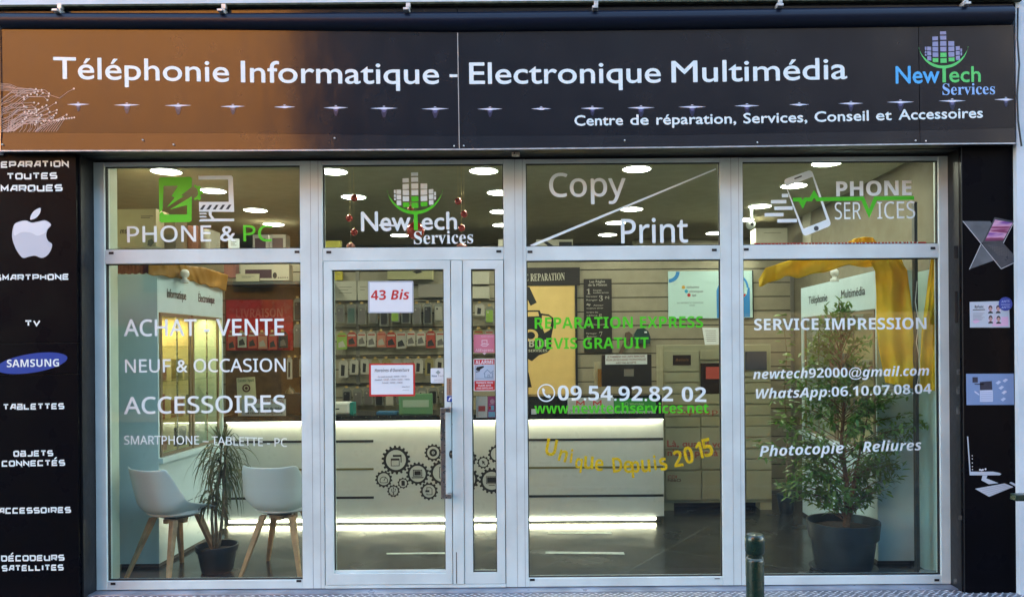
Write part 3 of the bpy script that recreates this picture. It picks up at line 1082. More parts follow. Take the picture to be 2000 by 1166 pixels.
UL, UR, VT, VB = -885.6, 778, -367.3, 463
mull = [(-885.6, -865), (-484.8, -441.1), (-89.3, -45.6), (332, 376), (756.5, 778)]
for a, c in mull:
    part(member(a, c, VT, VB), 'mullion')
bays = [(-865, -484.8), (-441.1, -89.3), (-45.6, 332), (376, 756.5)]
for i, (a, c) in enumerate(bays):
    e = .15
    part(member(a + e, c - e, VT, U['top'], FY0 + .003), 'head_rail')
    part(member(a + e, c - e, U['tr0'], U['tr1'] if i != 1 else -172.5, FY0 + .002), 'transom')
    if i != 1:
        part(member(a + e, c - e, U['bot'], VB, FY0 + .002), 'bottom_rail')
# fine joint lines down the mullions
b_ = MB()
for a in (-464, -449, -67, -52, 353, 368):
    b_.box(ux(a) - .0009, ux(a) + .0009, FY0 - .0006, FY0 + .001, vz(VB), vz(VT))
b_.build('joint', mat('joint grey', (0.14, 0.14, 0.15), 0.6), sf)
# drain slots
b_ = MB()
for x, y in ((220, 481.5), (583, 484.8), (645, 486.2), (977, 489.6), (1038, 491.5), (1398, 493.2), (1460.5, 493), (1825, 496), (214, 1126.5), (577, 1126.5), (1033, 1131), (1823, 1143.5)):
    b_.rpx(x - 4.8, y - 2.4, x + 4.8, y + 2.4, FY0 - .0008)
b_.rpx(1389, 1133.5, 1399, 1135, FY0 - .0008)
b_.build('drain_slot', M_BLACKINK, sf)


def pane(u0, u1, v0, v1, par, y=0.0):
    """glass with its black gasket; returns the glass"""
    g = MB()
    x0, x1, z0, z1 = ux(u0), ux(u1), vz(v1), vz(v0)
    w = .0065
    for bx in ((x0, x1, z1 - w, z1), (x0, x1, z0, z0 + w), (x0, x0 + w, z0 + w, z1 - w), (x1 - w, x1, z0 + w, z1 - w)):
        g.box(bx[0], bx[1], y - .010, y + .014, bx[2], bx[3])
    p = MB().box(x0 + w, x1 - w, y - .003, y + .003, z0 + w, z1 - w).build('window_pane', M_GLASS, par)
    g.build('gasket', M_BLACKGAP, par)
    return p


YG = -0.0045
panes = {}
for i, (a, c) in enumerate(bays):
    panes['u%d' % i] = pane(a, c, U['top'], U['tr0'], sf)
    if i != 1:
        panes['l%d' % i] = pane(a, c, U['tr1'], U['bot'], sf)

# --- lettering on the panes
b_ = MB()
text(b_, 'PHONE &', 's', [(252, 461), (463, 461.5)], 30.6, YG, off=0.011)
b_.build('lettering', M_WVINYL, panes['u0'])
b_ = MB()
text(b_, 'PC', 's', [(479, 462), (535, 463)], 30.6, YG, off=0.011)
b_.build('lettering', M_GVINYL, panes['u0'])
Z1 = lambda x, y: (190 + x / 4.444, 300 + y / 4.444)
g = MB()
# green phone with its lightning bolt
g.fpx([Z1(*p) for p in [(572, 157), (830, 157), (845, 172), (840, 245), (745, 318), (778, 320), (622, 418), (690, 335), (665, 322), (722, 232), (598, 232), (585, 440), (556, 462), (556, 172)]], YG)
g.fpx([Z1(*p) for p in [(556, 472), (580, 455), (600, 480), (795, 482), (798, 402), (645, 438), (842, 325), (836, 538), (822, 549), (570, 549), (556, 535)]], YG)
# half gear
g.fpx([Z1(*p) for p in [(858, 240), (872, 226), (890, 240), (912, 236), (922, 258), (918, 275), (942, 286), (938, 306), (918, 310), (912, 326), (922, 342), (905, 362), (888, 350), (872, 362), (856, 350), (870, 335), (888, 325), (896, 295), (888, 262)]], YG)
g.build('phone_symbol', M_GVINYL, panes['u0'])
w = MB()
w.fpx([Z1(*p) for p in [(900, 150), (1185, 150), (1200, 165), (1206, 466), (902, 460), (902, 375), (1160, 378), (1158, 185), (900, 182)]], YG)
w.fpx([Z1(*p) for p in [(985, 455), (1012, 455), (1010, 490), (1035, 522), (1205, 525), (1205, 547), (898, 545), (912, 525), (1008, 525), (985, 490)]], YG - .0003)
for yy in (478, 505):
    w.fpx([Z1(905, yy - 6), Z1(962, yy - 6), Z1(970, yy + 5), Z1(905, yy + 5)], YG)
w.build('laptop_symbol', M_WVINYL, panes['u0'])
b_ = MB()
for i in range(5):
    x = 920 + i * 56
    b_.fpx([Z1(x + 18, 403), Z1(x + 40, 403), Z1(x + 14, 443), Z1(x - 12, 443)], YG - .0009)
b_.build('laptop_symbol', mat('dark teal vinyl', (0.03, 0.05, 0.06), 0.5), panes['u0'])

logo(panes['u1'], 620 + 979 / 5, 300 + 728 / 5, 1.0, YG, M_WVINYL, M_GVINYL, M_WVINYL, M_WVINYL, M_WVINYL, strike=True)

b_ = MB()
text(b_, 'Copy', 's', [(1078, 384.5), (1226, 385)], 45, YG, off=0.012, res=6)
text(b_, 'Print', 's', [(1217, 477), (1346, 477)], 46, YG, off=0.012, res=6)
b_.fpx([(1038.5, 478), (1403, 334), (1404.5, 336.5), (1041, 482.5)], YG)
b_.build('lettering', M_WVINYL, panes['u2'])

Z2 = lambda x, y: (1430 + x / 4.651, 300 + y / 4.651)
b_ = MB()
text(b_, 'PHONE', 'sb', [Z2(968, 427), Z2(1650, 427)], 28.2, YG, off=0.01)
text(b_, 'SER', 's', [Z2(950, 638), Z2(1188, 638)], 33, YG)
text(b_, 'ICES', 's', [Z2(1337, 638), Z2(1680, 638)], 33, YG)
b_.build('lettering', M_WVINYL, panes['u3'])


def rring(outer, inner, Y):
    """outline ring between two closed lists of equal length (pixels)"""
    m_ = MB()
    n = len(outer)
    o = [W(x, y, Y) for x, y in outer]
    i_ = [W(x, y, Y) for x, y in inner]
    fs = []
    for k in range(n):
        f = (k, (k + 1) % n, (k + 1) % n + n, k + n)
        fs.append(f)
    vs = o + i_
    ff = [f if (vs[f[1]] - vs[f[0]]).cross(vs[f[2]] - vs[f[0]]).y < 0 else f[::-1] for f in fs]
    return m_.add(vs, ff)


def roundquad(c, r, n=5):
    out = []
    N = len(c)
    for i in range(N):
        p, a, b = Vector(c[i]), Vector(c[i - 1]), Vector(c[(i + 1) % N])
        d1, d2 = (a - p).normalized() * r, (b - p).normalized() * r
        for k in range(n + 1):
            t = k / n
            out.append(tuple((p + d1) * (1 - t) ** 2 + p * 2 * t * (1 - t) + (p + d2) * t * t))
    return out


ph = rring([Z2(*p) for p in roundquad([(487, 270), (745, 182), (920, 692), (665, 790)], 38)],
           [Z2(*p) for p in roundquad([(515, 335), (752, 248), (875, 638), (664, 718)], 8)], YG)
ph.build('phone_symbol', M_WVINYL, panes['u3'])
b_ = MB().spx([Z2(588, 265), Z2(655, 240)], 2.6, YG - .0006)
b_.dpx(*Z2(780, 717), 4.8, YG - .0006)
b_.build('phone_symbol', mat('see-through dark vinyl', (0.05, 0.06, 0.06), 0.5), panes['u3'])
b_ = MB()
for x0, x1, y in ((472, 530, 415), (372, 512, 470), (402, 568, 529), (312, 484, 587), (428, 606, 643)):
    b_.fpx([Z2(x0, y - 16), Z2(x1, y - 16), Z2(x1, y + 16), Z2(x0, y + 16)], YG)
b_.build('speed_lines', M_WVINYL, panes['u3'])
MB().spx([Z2(*p) for p in [(572, 453), (638, 453), (660, 500), (683, 453), (735, 453), (765, 402), (795, 453), (1205, 453), (1262, 592), (1322, 453), (1672, 453)]], 7.6, YG - .0004).build('pulse_line', M_GVINYL, panes['u3'])

b_ = MB()
text(b_, 'ACHAT - VENTE', 's', [(243, 643.8), (555, 646.5)], 31.5, YG, off=0.014)
text(b_, 'NEUF & OCCASION', 's', [(244, 714.8), (557, 717.5)], 25, YG, off=0.012)
text(b_, 'ACCESSOIRES', 's', [(241, 795.5), (555, 796)], 32, YG, off=0.014)
text(b_, 'SMARTPHONE – TABLETTE - PC', 's', [(240, 855), (380, 857), (558, 864.5)], 16.5, YG, off=0.008)
b_.build('lettering', M_WVINYL, panes['l0'])

b_ = MB()
text(b_, 'REPARATION EXPRESS', 'sb', [(1045, 641.7), (1374, 644)], 22, YG)
text(b_, 'DEVIS GRATUIT', 'sb', [(1045, 681.2), (1267, 683)], 21.5, YG)
text(b_, 'www.newtechservices.net', 'sb', [(1042, 806.5), (1382, 811)], 19.5, YG)
b_.build('lettering', M_GVINYL, panes['l2'])
b_ = MB()
text(b_, '09.54.92.82', 'sb', [(1088, 781.5), (1313, 787)], 28.5, YG)
text(b_, '02', 'sb', [(1330, 787.5), (1378, 789.5)], 28.5, YG)
circ = lambda cx, cy, r, n=32: [(cx + r * math.cos(2 * math.pi * k / n), cy + r * math.sin(2 * math.pi * k / n)) for k in range(n)]
m_ = rring(circ(1065.5, 767, 17.5), circ(1065.5, 767, 15), YG)
b_.add(m_.v, m_.f)
b_.fpx(smooth_closed([(1057.5, 760), (1060, 757.5), (1063.5, 762), (1062, 765), (1064.5, 770), (1068, 772), (1070.5, 770.5), (1074.5, 774), (1072, 777), (1065, 775), (1059.5, 769)], 4), YG)
b_.build('lettering', M_WVINYL, panes['l2'])
for ch, x, y, h, rot in (('U', 215, 180, 112, -12), ('n', 292, 236, 78, -16), ('i', 347, 238, 92, -8), ('q', 393, 300, 96, -8), ('u', 460, 284, 86, -4), ('e', 528, 300, 78, -4), ('D', 648, 301, 98, 4),
                         ('e', 718, 314, 82, 2), ('p', 767, 332, 110, 4), ('u', 835, 311, 84, 4), ('i', 895, 290, 98, 6), ('s', 950, 300, 84, 10), ('2', 1047, 265, 108, 8), ('0', 1117, 243, 112, 10), ('1', 1186, 214, 110, 12), ('5', 1242, 195, 122, 14)):
    vs, _ = glyphs(ch, 'sb')
    b_ = MB()
    glyph(b_, ch, 'sb', 1010 + x / 3.369, 820 + y / 3.369, h / 3.369, YG - (.0045 if (x // 10) % 2 else 0), rot, sx=.80)
    me_o = b_.build('gold_letter', M_GOLD, panes['l2'])
    md = me_o.modifiers.new('puff', 'SOLIDIFY')
    md.thickness = .004
    md.offset = 1

b_ = MB()
text(b_, 'SERVICE IMPRESSION', 'sb', [(1473.5, 651), (1810, 653.6)], 22.3, YG)
text(b_, 'newtech92000@gmail.com', 'sbi', [(1470, 746), (1814, 744)], 18.5, YG, shear=0)
text(b_, 'WhatsApp:06.10.07.08.04', 'sbi', [(1475, 784.5), (1650, 782), (1818, 779)], 18.8, YG)
text(b_, 'Photocopie', 'sbi', [(1480.4, 897.5), (1645, 893)], 20.5, YG)
text(b_, 'Reliures', 'sbi', [(1682, 891.5), (1797, 889.5)], 20, YG)
b_.build('lettering', M_WVINYL, panes['l3'])


# ================================================================== door and its fixed leaf
def leaf(name, label, cat, u0, u1, g0, g1, y0):
    t = thing(name, label, cat, (ux(u0), 0, 0))
    f = MB()
    V0, V1, G0, G1 = -171.5, 455.5, -154.6, 434
    P = lambda u, v: (ux(u), vz(v))
    for quad in ([(u0, V0), (u1, V0), (g1, G0), (g0, G0)], [(u0, V1), (g0, G1), (g1, G1), (u1, V1)], [(u0, V0), (g0, G0), (g0, G1), (u0, V1)], [(u1, V0), (u1, V1), (g1, G1), (g1, G0)]):
        f.prism([P(*q_) for q_ in quad], y0, .04)
    f.build('door_frame', M_ALU, t, bevel=.0015)
    return t


dr = leaf('door', 'pale aluminium glass door with a long steel pull handle and two notices', 'door', -439.2, -193.2, -423.3, -206.3, -.036)
pd = pane(-423.3, -206.3, -154.6, 434, dr, -.008)
sl = leaf('door_side_panel', 'narrow pale aluminium glazed leaf beside the door carrying alarm stickers', 'door panel', -169.3, -90.6, -153.3, -106.5, -.034)
pane(-153.3, -106.5, -154.6, 434, sl, -.008)
part(member(-191.7, -170.3, -171, 455.5, -.040, .04), 'door_post')
part(member(-440.6, -89.6, 456.5, 463, -.034, .04), 'threshold')
MB().box(ux(-439), ux(-90), -.015, .02, vz(455.8), vz(-171)).build('joint', M_BLACKGAP, sf) if False else None
b_ = MB()
for a, c in ((-440.9, -439.5), (-193, -191.9), (-170.2, -169.5), (-90.4, -89.5)):
    b_.box(ux(a), ux(c), -.02, .03, vz(456), vz(-171))
b_.box(ux(-440), ux(-90), -.02, .03, vz(456.4), vz(455.6))
b_.build('joint', M_BLACKGAP, sf)
# glazing bead at the bottom of the door
MB().box(ux(-423), ux(-207), -.022, -.012, vz(433.5), vz(428.5)).build('glazing_bead', M_ALU, dr)
# pull handle
hx, hz1, hz0 = W(864, 793, -.10), W(864, 793, -.10).z, W(864, 970, -.10).z
h = MB().box(hx.x - .019, hx.x + .015, -.115, -.095, hz0, hz1)
xx = W(880, 795, -.06).x
h.box(hx.x + .0155, xx, -.112, -.098, hz1 - .03, hz1).box(hx.x + .0155, xx, -.112, -.098, hz0, hz0 + .03)
h.box(xx - .03, xx, -.0975, -.037, hz1 - .03, hz1).box(xx - .03, xx, -.0975, -.037, hz0, hz0 + .03)
h.build('handle', M_ALU2, dr, bevel=.002)
b_ = MB()
for x, y, r_ in ((881.5, 785, .006), (881, 826, .005)):
    p = W(x, y, -.036)
    b_.lathe([(r_, 0), (r_, -.003), (r_ * .6, -.005)][::-1], (p.x, -.036, p.z), 12, 'y')
b_.build('bolt', M_ALU2, dr)
p = W(878, 884, -.036)
lk = MB().disc(p.x, p.z, .014, -.0372, 20, .028).build('lock', mat('lock plate', (0.12, 0.11, 0.10), 0.35, .8), dr)
MB().disc(p.x, p.z + .004, .008, -.0382, 16).build('keyhole', mat('lock cylinder', (0.5, 0.42, 0.3), 0.3, .9), lk)
# hinge
MB().rpx(884.5, 1075, 886, 1136, -.041).build('joint', M_BLACKGAP, sf)


# --- notices on the door glass
def sheet(name, label, cat, x0, y0, x1, y1, m, th=.003, Y=-.0125, rad=.008):
    a, b = W(x0, y0, Y), W(x1, y1, Y)
    c = [(a.x, b.z), (b.x, b.z), (b.x, a.z), (a.x, a.z)]
    pts = roundquad(c, rad, 3)
    o = MB().prism(pts, Y - th, Y).build(name, m)
    return tag(o, label, cat)


n1 = sheet('door_notice', 'white sheet in a clear sleeve reading 43 Bis high on the door glass', 'notice', 721, 544, 809, 607, mat('grey sleeve edge', (0.45, 0.50, 0.56), 0.3))
MB().rpx(723.5, 547, 806.5, 604.5, -.0162).build('paper', M_PAPER, n1)
text(MB(), '43 Bis', 'sbi', [(726, 580.5), (801, 580.5)], 18.5, -.017).build('lettering', M_RED, n1)
n2 = sheet('opening_hours_sign', 'red framed white opening hours card in the middle of the door glass', 'notice', 720.5, 704.5, 809.5, 769.5, M_RED)
MB().rpx(723.8, 708, 806, 765.5, -.0162).build('paper', M_PAPER, n2)
b_ = MB()
text(b_, "Horaires d'Ouverture", 'sbi', [(731, 721.3), (799, 721.3)], 6.4, -.017)
b_.build('lettering', M_GREY, n2)
b_ = MB()
text(b_, 'Du lundi au jeudi : 10h30 - 19h30', 'si', [(737, 732), (793, 732)], 3, -.017, off=.01)
text(b_, 'Vendredi : 10h30 - 12h45 / 15h00 - 19h30', 'si', [(731, 738), (799, 738)], 3, -.017, off=.01)
text(b_, 'Samedi : 10h30 - 19h30', 'si', [(745, 744), (785, 744)], 3, -.017, off=.01)
text(b_, 'NewTech', 'si', [(784, 752), (799, 752)], 2.4, -.017, off=.01)
b_.rpx(785, 757, 798, 757.6, -.017)
b_.build('lettering', mat('mid grey ink', (0.32, 0.32, 0.36), 0.6), n2)
n3 = sheet('shop_sticker', 'small pale sticker with the shop logo at the right edge of the door glass', 'sticker', 840.5, 715.5, 869, 745, M_PAPER, .001)
b_ = MB()
text(b_, 'New', 'sb', [(842.5, 732.5), (853, 732.5)], 4, -.0142)
b_.build('lettering', mat('slate blue ink', (0.10, 0.17, 0.25), 0.6), n3)
b_ = MB()
text(b_, 'Tech', 'r', [(854, 732.5), (866, 732.5)], 4, -.0142)
text(b_, 'SERVICES', 's', [(847, 740), (863, 740)], 2.6, -.0142)
b_.fpx([(855, 719.5), (860, 724), (855, 728), (850, 724)], -.0142)
b_.rpx(844, 741.8, 866, 742.4, -.0142)
b_.build('lettering', mat('grey green ink', (0.30, 0.38, 0.38), 0.6), n3)
n4 = sheet('push_plate', 'narrow brown strip with black vertical letters on the door stile above the handle', 'sticker', 871.5, 735, 883.5, 769, mat('tan brown film', (0.36, 0.22, 0.15), 0.45), .001, -.0365, .002)
b_ = MB()
for i, ch in enumerate('POUSSEZ'):
    glyph(b_, ch, 'sb', 877.3, 740 + i * 4.5, 3.4, -.0382)
b_.build('lettering', M_BLACKINK, n4)
n5 = sheet('blue_sticker', 'tiny royal blue sticker with a white curl below the brown strip on the door', 'sticker', 871.5, 770, 882.5, 781.5, mat('royal blue print', (0, 0, 0)), .001, -.0365, .001)
MB().spx([(873.8, 777.8), (876, 778.5), (877, 776), (876.5, 774.5), (879.5, 773.5), (880.3, 773)], 2.2, -.0382).build('emblem', M_PAPER, n5)
# stickers of the side leaf
n6 = sheet('parcel_sticker', 'pink square sticker with a white parcel on a hand, top of the narrow leaf', 'sticker', 925.5, 651, 966, 687, mat('rose pink film', (0.62, 0.20, 0.27), 0.45), .001)
b_ = MB()
text(b_, 'AliExpress', 's', [(928.5, 684.5), (963.5, 684.5)], 5.2, -.0142, off=.012)
text(b_, 'POINT RELAIS', 's', [(940, 656.6), (964, 656.6)], 2.4, -.0142)
m_ = rring([(941, 662), (952, 662), (952, 671), (941, 671)], [(942.4, 663.4), (950.6, 663.4), (950.6, 669.6), (942.4, 669.6)], -.0142)
b_.add(m_.v, m_.f)
b_.spx([(939, 671), (943, 674), (950, 674), (955, 669.5)], 1.4, -.0142)
b_.spx([(944, 668), (948.5, 668)], 1, -.0142)
b_.fpx([(942, 687), (950, 687), (946, 691)], -.0136)
b_.build('lettering', mat('pale pink ink', (0.78, 0.60, 0.64), 0.5), n6)
n7 = sheet('alarm_sticker', 'red and white ALARME sticker with a camera and a house on the narrow leaf', 'sticker', 924.5, 698.5, 966.5, 761.5, M_PAPER, .001)
b_ = MB().rpx(925.8, 700, 965.2, 709.8, -.0142).rpx(925.8, 741.5, 965.2, 760, -.0142)
b_.build('red_band', M_RED, n7)
MB().rpx(926.5, 710.6, 964.5, 740.6, -.0142).build('pale_panel', mat('pale blue film', (0.45, 0.55, 0.66), 0.5), n7)
b_ = MB()
text(b_, 'ALARME', 'sb', [(928, 708.6), (963.5, 708.6)], 7, -.0148)
for i, s_ in enumerate(('PROPRIETE PRIVEE', 'PLACEE SOUS', 'VIDEO SURVEILLANCE')):
    text(b_, s_, 'sb', [(929 + (4 if i == 1 else 0), 747 + i * 5.2), (962 - (4 if i == 1 else 0), 747 + i * 5.2)], 3.2, -.0148)
b_.build('lettering', M_PAPER, n7)
b_ = MB().fpx([(928.5, 719.5), (931, 714.5), (944, 712.5), (945, 715), (933, 722)], -.0148).spx([(929, 724), (935, 723), (937, 719)], 1.5, -.0148)
b_.build('camera_symbol', M_BLACKINK, n7)
b_ = MB().spx([(944, 728), (951, 720), (958, 727), (963, 722)], 1, -.0148).spx([(946, 727), (946, 735), (961, 735), (961, 726)], 1, -.0148).spx([(952, 735), (952, 730), (955, 730), (955, 735)], .8, -.0148).rpx(928, 737, 962, 737.7, -.0148)
b_.build('house_symbol', mat('steel blue ink', (0.12, 0.2, 0.32), 0.5), n7)
n8 = sheet('leaflet', 'pale leaflet with a red block low on the narrow leaf glass', 'leaflet', 928.5, 771.5, 950, 813.5, mat('beige paper', (0.55, 0.53, 0.48), 0.6), .001, .016, .001)
MB().rpx(932.5, 790.5, 946, 801, .0145).rpx(931, 793, 931.6, 812, .0145).build('print', mat('brick red ink', (0.45, 0.07, 0.06), 0.6), n8)
n9 = sheet('flyer', 'magenta and blue flyer tucked beside the pale leaflet on the narrow leaf', 'leaflet', 951, 772, 966, 813.5, mat('magenta paper', (0.40, 0.06, 0.18), 0.6), .001, .017, .001)
MB().rpx(952, 802, 965, 812.5, .0155).rpx(954, 790, 963, 799, .0155).build('print', mat('sky paper', (0.2, 0.42, 0.6), 0.6), n9)
b_ = MB().dpx(960, 782, 4.5, .0155).spx([(954, 787), (964, 787)], 1, .0155)
b_.build('print', mat('rose ink', (0.6, 0.3, 0.4), 0.6), n9)
MB().rpx(953, 791, 957, 798, .0145).build('print', M_RED, n9)

# ================================================================== street furniture
bc = W(1468.5, 1048, -1.7)
bo = thing('bollard', 'dark green round cast bollard in front of the rightmost window', 'bollard', (bc.x, -1.7, -.17))
rb = 17.5 * 3.7 / F
zt_ = bc.z
MB().lathe([(rb * 1.02, -.17), (rb, -.05), (rb, zt_ - .128), (rb * .97, zt_ - .122), (rb * .9, zt_ - .118)], (bc.x, -1.7, 0), 36).build('post', mat('dark green paint', (0.004, 0.022, 0.013), 0.28, var=0.3, vscale=10, bump=0.15, bscale=30, coat=.3), bo, smooth=True)
MB().lathe([(rb * .78, zt_ - .1175), (rb * .78, zt_ - .100), (rb * .98, zt_ - .093), (rb * 1.06, zt_ - .082), (rb * 1.08, zt_ - .03), (rb * 1.06, zt_ - .012), (rb * .9, zt_ - .002), (0, zt_)], (bc.x, -1.7, 0), 36).build('cap', MATS['dark green paint'], bo, smooth=True)
MB().lathe([(rb * .93, zt_ - .1178), (rb * .93, zt_ - .113)], (bc.x, -1.7, 0), 36).build('ring', mat('worn green edge', (0.16, 0.20, 0.18), 0.4), bo, smooth=True)
# barrier at the right edge: rail end in view, post just outside
bz = W(1974, 984, -1.1)
br = thing('street_barrier', 'dark green steel street barrier reaching in at the right edge', 'barrier', (bz.x + .5, -1.1, -.17))
MB().box(bz.x, bz.x + .9, -1.13, -1.07, bz.z - .018, bz.z + .018).build('rail', MATS['dark green paint'], br, bevel=.005)
for d in (.1, .8):
    if bz.x + d > W(2010, 984, -1.1).x:
        MB().tube([(bz.x + d, -1.1, -.17), (bz.x + d, -1.1, bz.z - .02)], .025, 16).build('post', MATS['dark green paint'], br, smooth=True)
# ================================================================== inside: room
YB, YW = 5.3, 3.5            # far wall, slatted wall
ZC = EYE + 1.45
XL, XR = -4.4, 2.83
M_FLOOR = mat('dark floor tile', (0.018, 0.020, 0.021), 0.2, var=0.35, vscale=3, bump=0.04, bscale=20)


def tile_mat():
    nt = M_FLOOR.node_tree
    b = nt.nodes['Principled BSDF']
    tc = nt.nodes.new('ShaderNodeTexCoord')
    mp = nt.nodes.new('ShaderNodeMapping')
    mp.inputs['Rotation'].default_value = (0, 0, R(32))
    br_ = nt.nodes.new('ShaderNodeTexBrick')
    br_.offset = 0.0
    br_.inputs['Scale'].default_value = 1
    br_.inputs['Mortar Size'].default_value = 0.007
    br_.inputs['Brick Width'].default_value = 0.6
    br_.inputs['Row Height'].default_value = 0.6
    nt.links.new(tc.outputs['Object'], mp.inputs[0])
    nt.links.new(mp.outputs[0], br_.inputs['Vector'])
    old = b.inputs['Base Color'].links[0].from_socket
    mx = nt.nodes.new('ShaderNodeMix')
    mx.data_type = 'RGBA'
    mx.inputs[7].default_value = (0.075, 0.08, 0.075, 1)
    nt.links.new(br_.outputs['Fac'], mx.inputs[0])
    nt.links.new(old, mx.inputs[6])
    nt.links.new(mx.outputs[2], b.inputs['Base Color'])


tile_mat()
struct(MB().box(XL, XR, 0.10, YB, -0.12, 0.0).build('floor', M_FLOOR))
M_CEIL = mat('olive white ceiling paint', (0.37, 0.34, 0.24), 0.9, var=0.05)
struct(MB().box(XL - .1, XR + .1, 0.13, YB, ZC, ZC + .1).build('ceiling', M_CEIL))
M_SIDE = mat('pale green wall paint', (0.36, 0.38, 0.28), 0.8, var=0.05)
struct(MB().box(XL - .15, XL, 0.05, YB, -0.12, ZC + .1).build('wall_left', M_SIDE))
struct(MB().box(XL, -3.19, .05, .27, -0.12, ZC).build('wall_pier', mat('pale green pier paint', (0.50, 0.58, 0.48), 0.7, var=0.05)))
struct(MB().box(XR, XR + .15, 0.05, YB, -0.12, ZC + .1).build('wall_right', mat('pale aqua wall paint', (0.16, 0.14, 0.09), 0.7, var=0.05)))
struct(MB().box(XL, XR, YB, YB + .15, -0.12, ZC + .1).build('wall_back', mat('khaki wall paint', (0.36, 0.34, 0.24), 0.85, var=0.05)))
struct(MB().box(XL - .1, XR + .1, 0.121, 0.14, vz(-371), ZC + .1).build('lintel_wall', M_SIDE))

# slatted wall
M_SLAT = mat('grey beige slat board', (0.30, 0.27, 0.19), 0.55, var=0.08)
sw = thing('slat_wall', 'beige grooved slat wall partition behind the counter', 'slat wall', (0, YW, 0))
z0 = 2.571 - 0.162 * 16
b_ = MB()
zz = 2.571
ztop = W(1100, 487, YW).z
SR = W(1570, 600, YW).x
b_.box(XL + .001, SR, YW, YW + .02, zz + .006, ztop)
while zz > .1:
    b_.box(XL + .001, SR, YW, YW + .02, max(.001, zz - .162 + .006), zz - .006)
    zz -= .162
b_.build('slat_panel', M_SLAT, sw)
MB().box(XL + .001, SR, YW + .0201, YW + .06, .001, ztop - .002).build('backing', mat('dark groove', (0.03, 0.028, 0.022), 0.8), sw)
for px in (1548, 1000, 700):
    a = W(px, 600, YW)
    MB().box(a.x - .02, a.x + .02, YW - .012, YW - .001, .001, ztop).build('upright', mat('grey metal upright', (0.22, 0.21, 0.18), 0.4, .4), sw)

# ================================================================== ceiling lights
M_LED = mat('led diffuser', (0.9, 0.9, 0.85), 0.5, emit=(1.0, 0.97, 0.84), es=5)
M_LRIM = mat('white light rim', (0.7, 0.7, 0.66), 0.4)
lights = [(330, 325, 'nearest left, above the phone emblem'), (420, 364, ''), (503, 403, ''), (538, 431, ''), (655, 330, ''), (695, 380, ''), (784, 456, ''), (950, 333, ''), (980, 376, ''), (982, 413, ''),
          (985, 439, ''), (1249, 334, ''), (1238, 412, ''), (1206, 438, ''), (1190, 461, ''), (1620, 328, ''), (1555, 371, ''), (1488, 410, ''), (1456, 436, ''), (1400, 461, '')]
LBL = ['round ceiling downlight behind the green phone emblem, nearest the left end', 'round ceiling downlight between the phone and laptop emblems', 'round ceiling downlight right of the laptop emblem',
       'round ceiling downlight just above the green letters PC', 'round ceiling downlight cut by the mullion left of the door transom', 'round ceiling downlight above the topmost left red bauble',
       'faint far ceiling downlight below the word New', 'large near ceiling downlight top right of the door transom', 'second ceiling downlight down the right edge of the door transom',
       'third ceiling downlight down the right edge of the door transom', 'fourth ceiling downlight down the right edge of the door transom', 'large near ceiling downlight above the white slash of Copy Print',
       'ceiling downlight just below the middle of the white slash', 'ceiling downlight touching the letter P of Print', 'faint far ceiling downlight left under the word Print',
       'near ceiling downlight at the top of the rightmost transom pane', 'ceiling downlight crossing the top of the white phone emblem', 'ceiling downlight left of the white speed lines',
       'small ceiling downlight at the left edge of the rightmost transom pane', 'faint far ceiling downlight right of the word Print']
for (px, py, _), lb in zip(lights, LBL):
    p = Wz(px, py, ZC - .012)
    if p.y > YB - .2:
        p.y = YB - .2
    t = thing('ceiling_light', lb, 'ceiling light', (p.x, p.y, ZC), 'round ceiling downlights')
    MB().lathe([(.112, -.012), (.124, -.012), (.124, -.001), (.112, -.001)], (p.x, p.y, ZC), 36, caps=False).build('rim', M_LRIM, t, smooth=True)
    MB().lathe([(.111, -.011), (.111, -.003)], (p.x, p.y, ZC), 36).build('diffuser', M_LED, t, smooth=True)
    la = bpy.data.lights.new('downlight', 'AREA')
    la.shape = 'DISK'
    la.size = .21
    la.energy = .58
    la.color = (1.0, 0.90, 0.68)
    lo = bpy.data.objects.new('lamp', la)
    COL.objects.link(lo)
    lo.parent = t
    lo.location = (0, 0, -.016)

# ================================================================== counter
YC = 1.95
ct = thing('counter', 'long white shop counter with black stripes, gear drawings and glowing strips', 'counter', (ux(-200, YC), YC, 0))
cx0, cx1 = W(441, 900, YC).x, W(1293, 900, YC).x
M_CTR = mat('white counter laminate', (0.58, 0.60, 0.59), 0.32, var=0.04)
zt2, zb2 = vz(139, YC), .055
MB().box(cx0, cx1, YC, YC + .55, zb2, zt2).build('front', M_CTR, ct)
MB().box(cx0 + .02, cx1 - .02, YC + .05, YC + .52, 0, zb2 - .001).build('plinth', M_BLACKINK, ct)
MB().box(cx0 - .02, cx1 + .005, YC - .045, YC + .56, zt2 + .001, zt2 + .055).build('top', mat('black worktop', (0.012, 0.011, 0.010), 0.25), ct)
rx0, rx1 = W(1015, 800, YC).x, W(1290, 800, YC).x
MB().box(rx0, rx1, YC - .03, YC + .3, zt2 + .056, vz(93, YC)).build('raised_front', MATS['black worktop'], ct)
b_, b2 = MB(), MB()
for v in (178.5, 288.5):
    b_.box(cx0 + .002, ux(-347, YC), YC - .0022, YC + .001, vz(v + 2.3, YC), vz(v - 2.3, YC))
    b_.box(ux(-80, YC), cx1 - .004, YC - .0022, YC + .001, vz(v + 2.3, YC), vz(v - 2.3, YC))
b2.box(cx0 + .002, ux(-347, YC), YC - .0022, YC + .001, vz(235, YC), vz(231, YC))
b2.box(ux(-80, YC), cx1 - .004, YC - .0022, YC + .001, vz(235, YC), vz(231, YC))
b_.build('stripe', M_BLACKINK, ct)
b2.build('stripe', mat('bronze stripe', (0.22, 0.19, 0.08), 0.35, .5), ct)
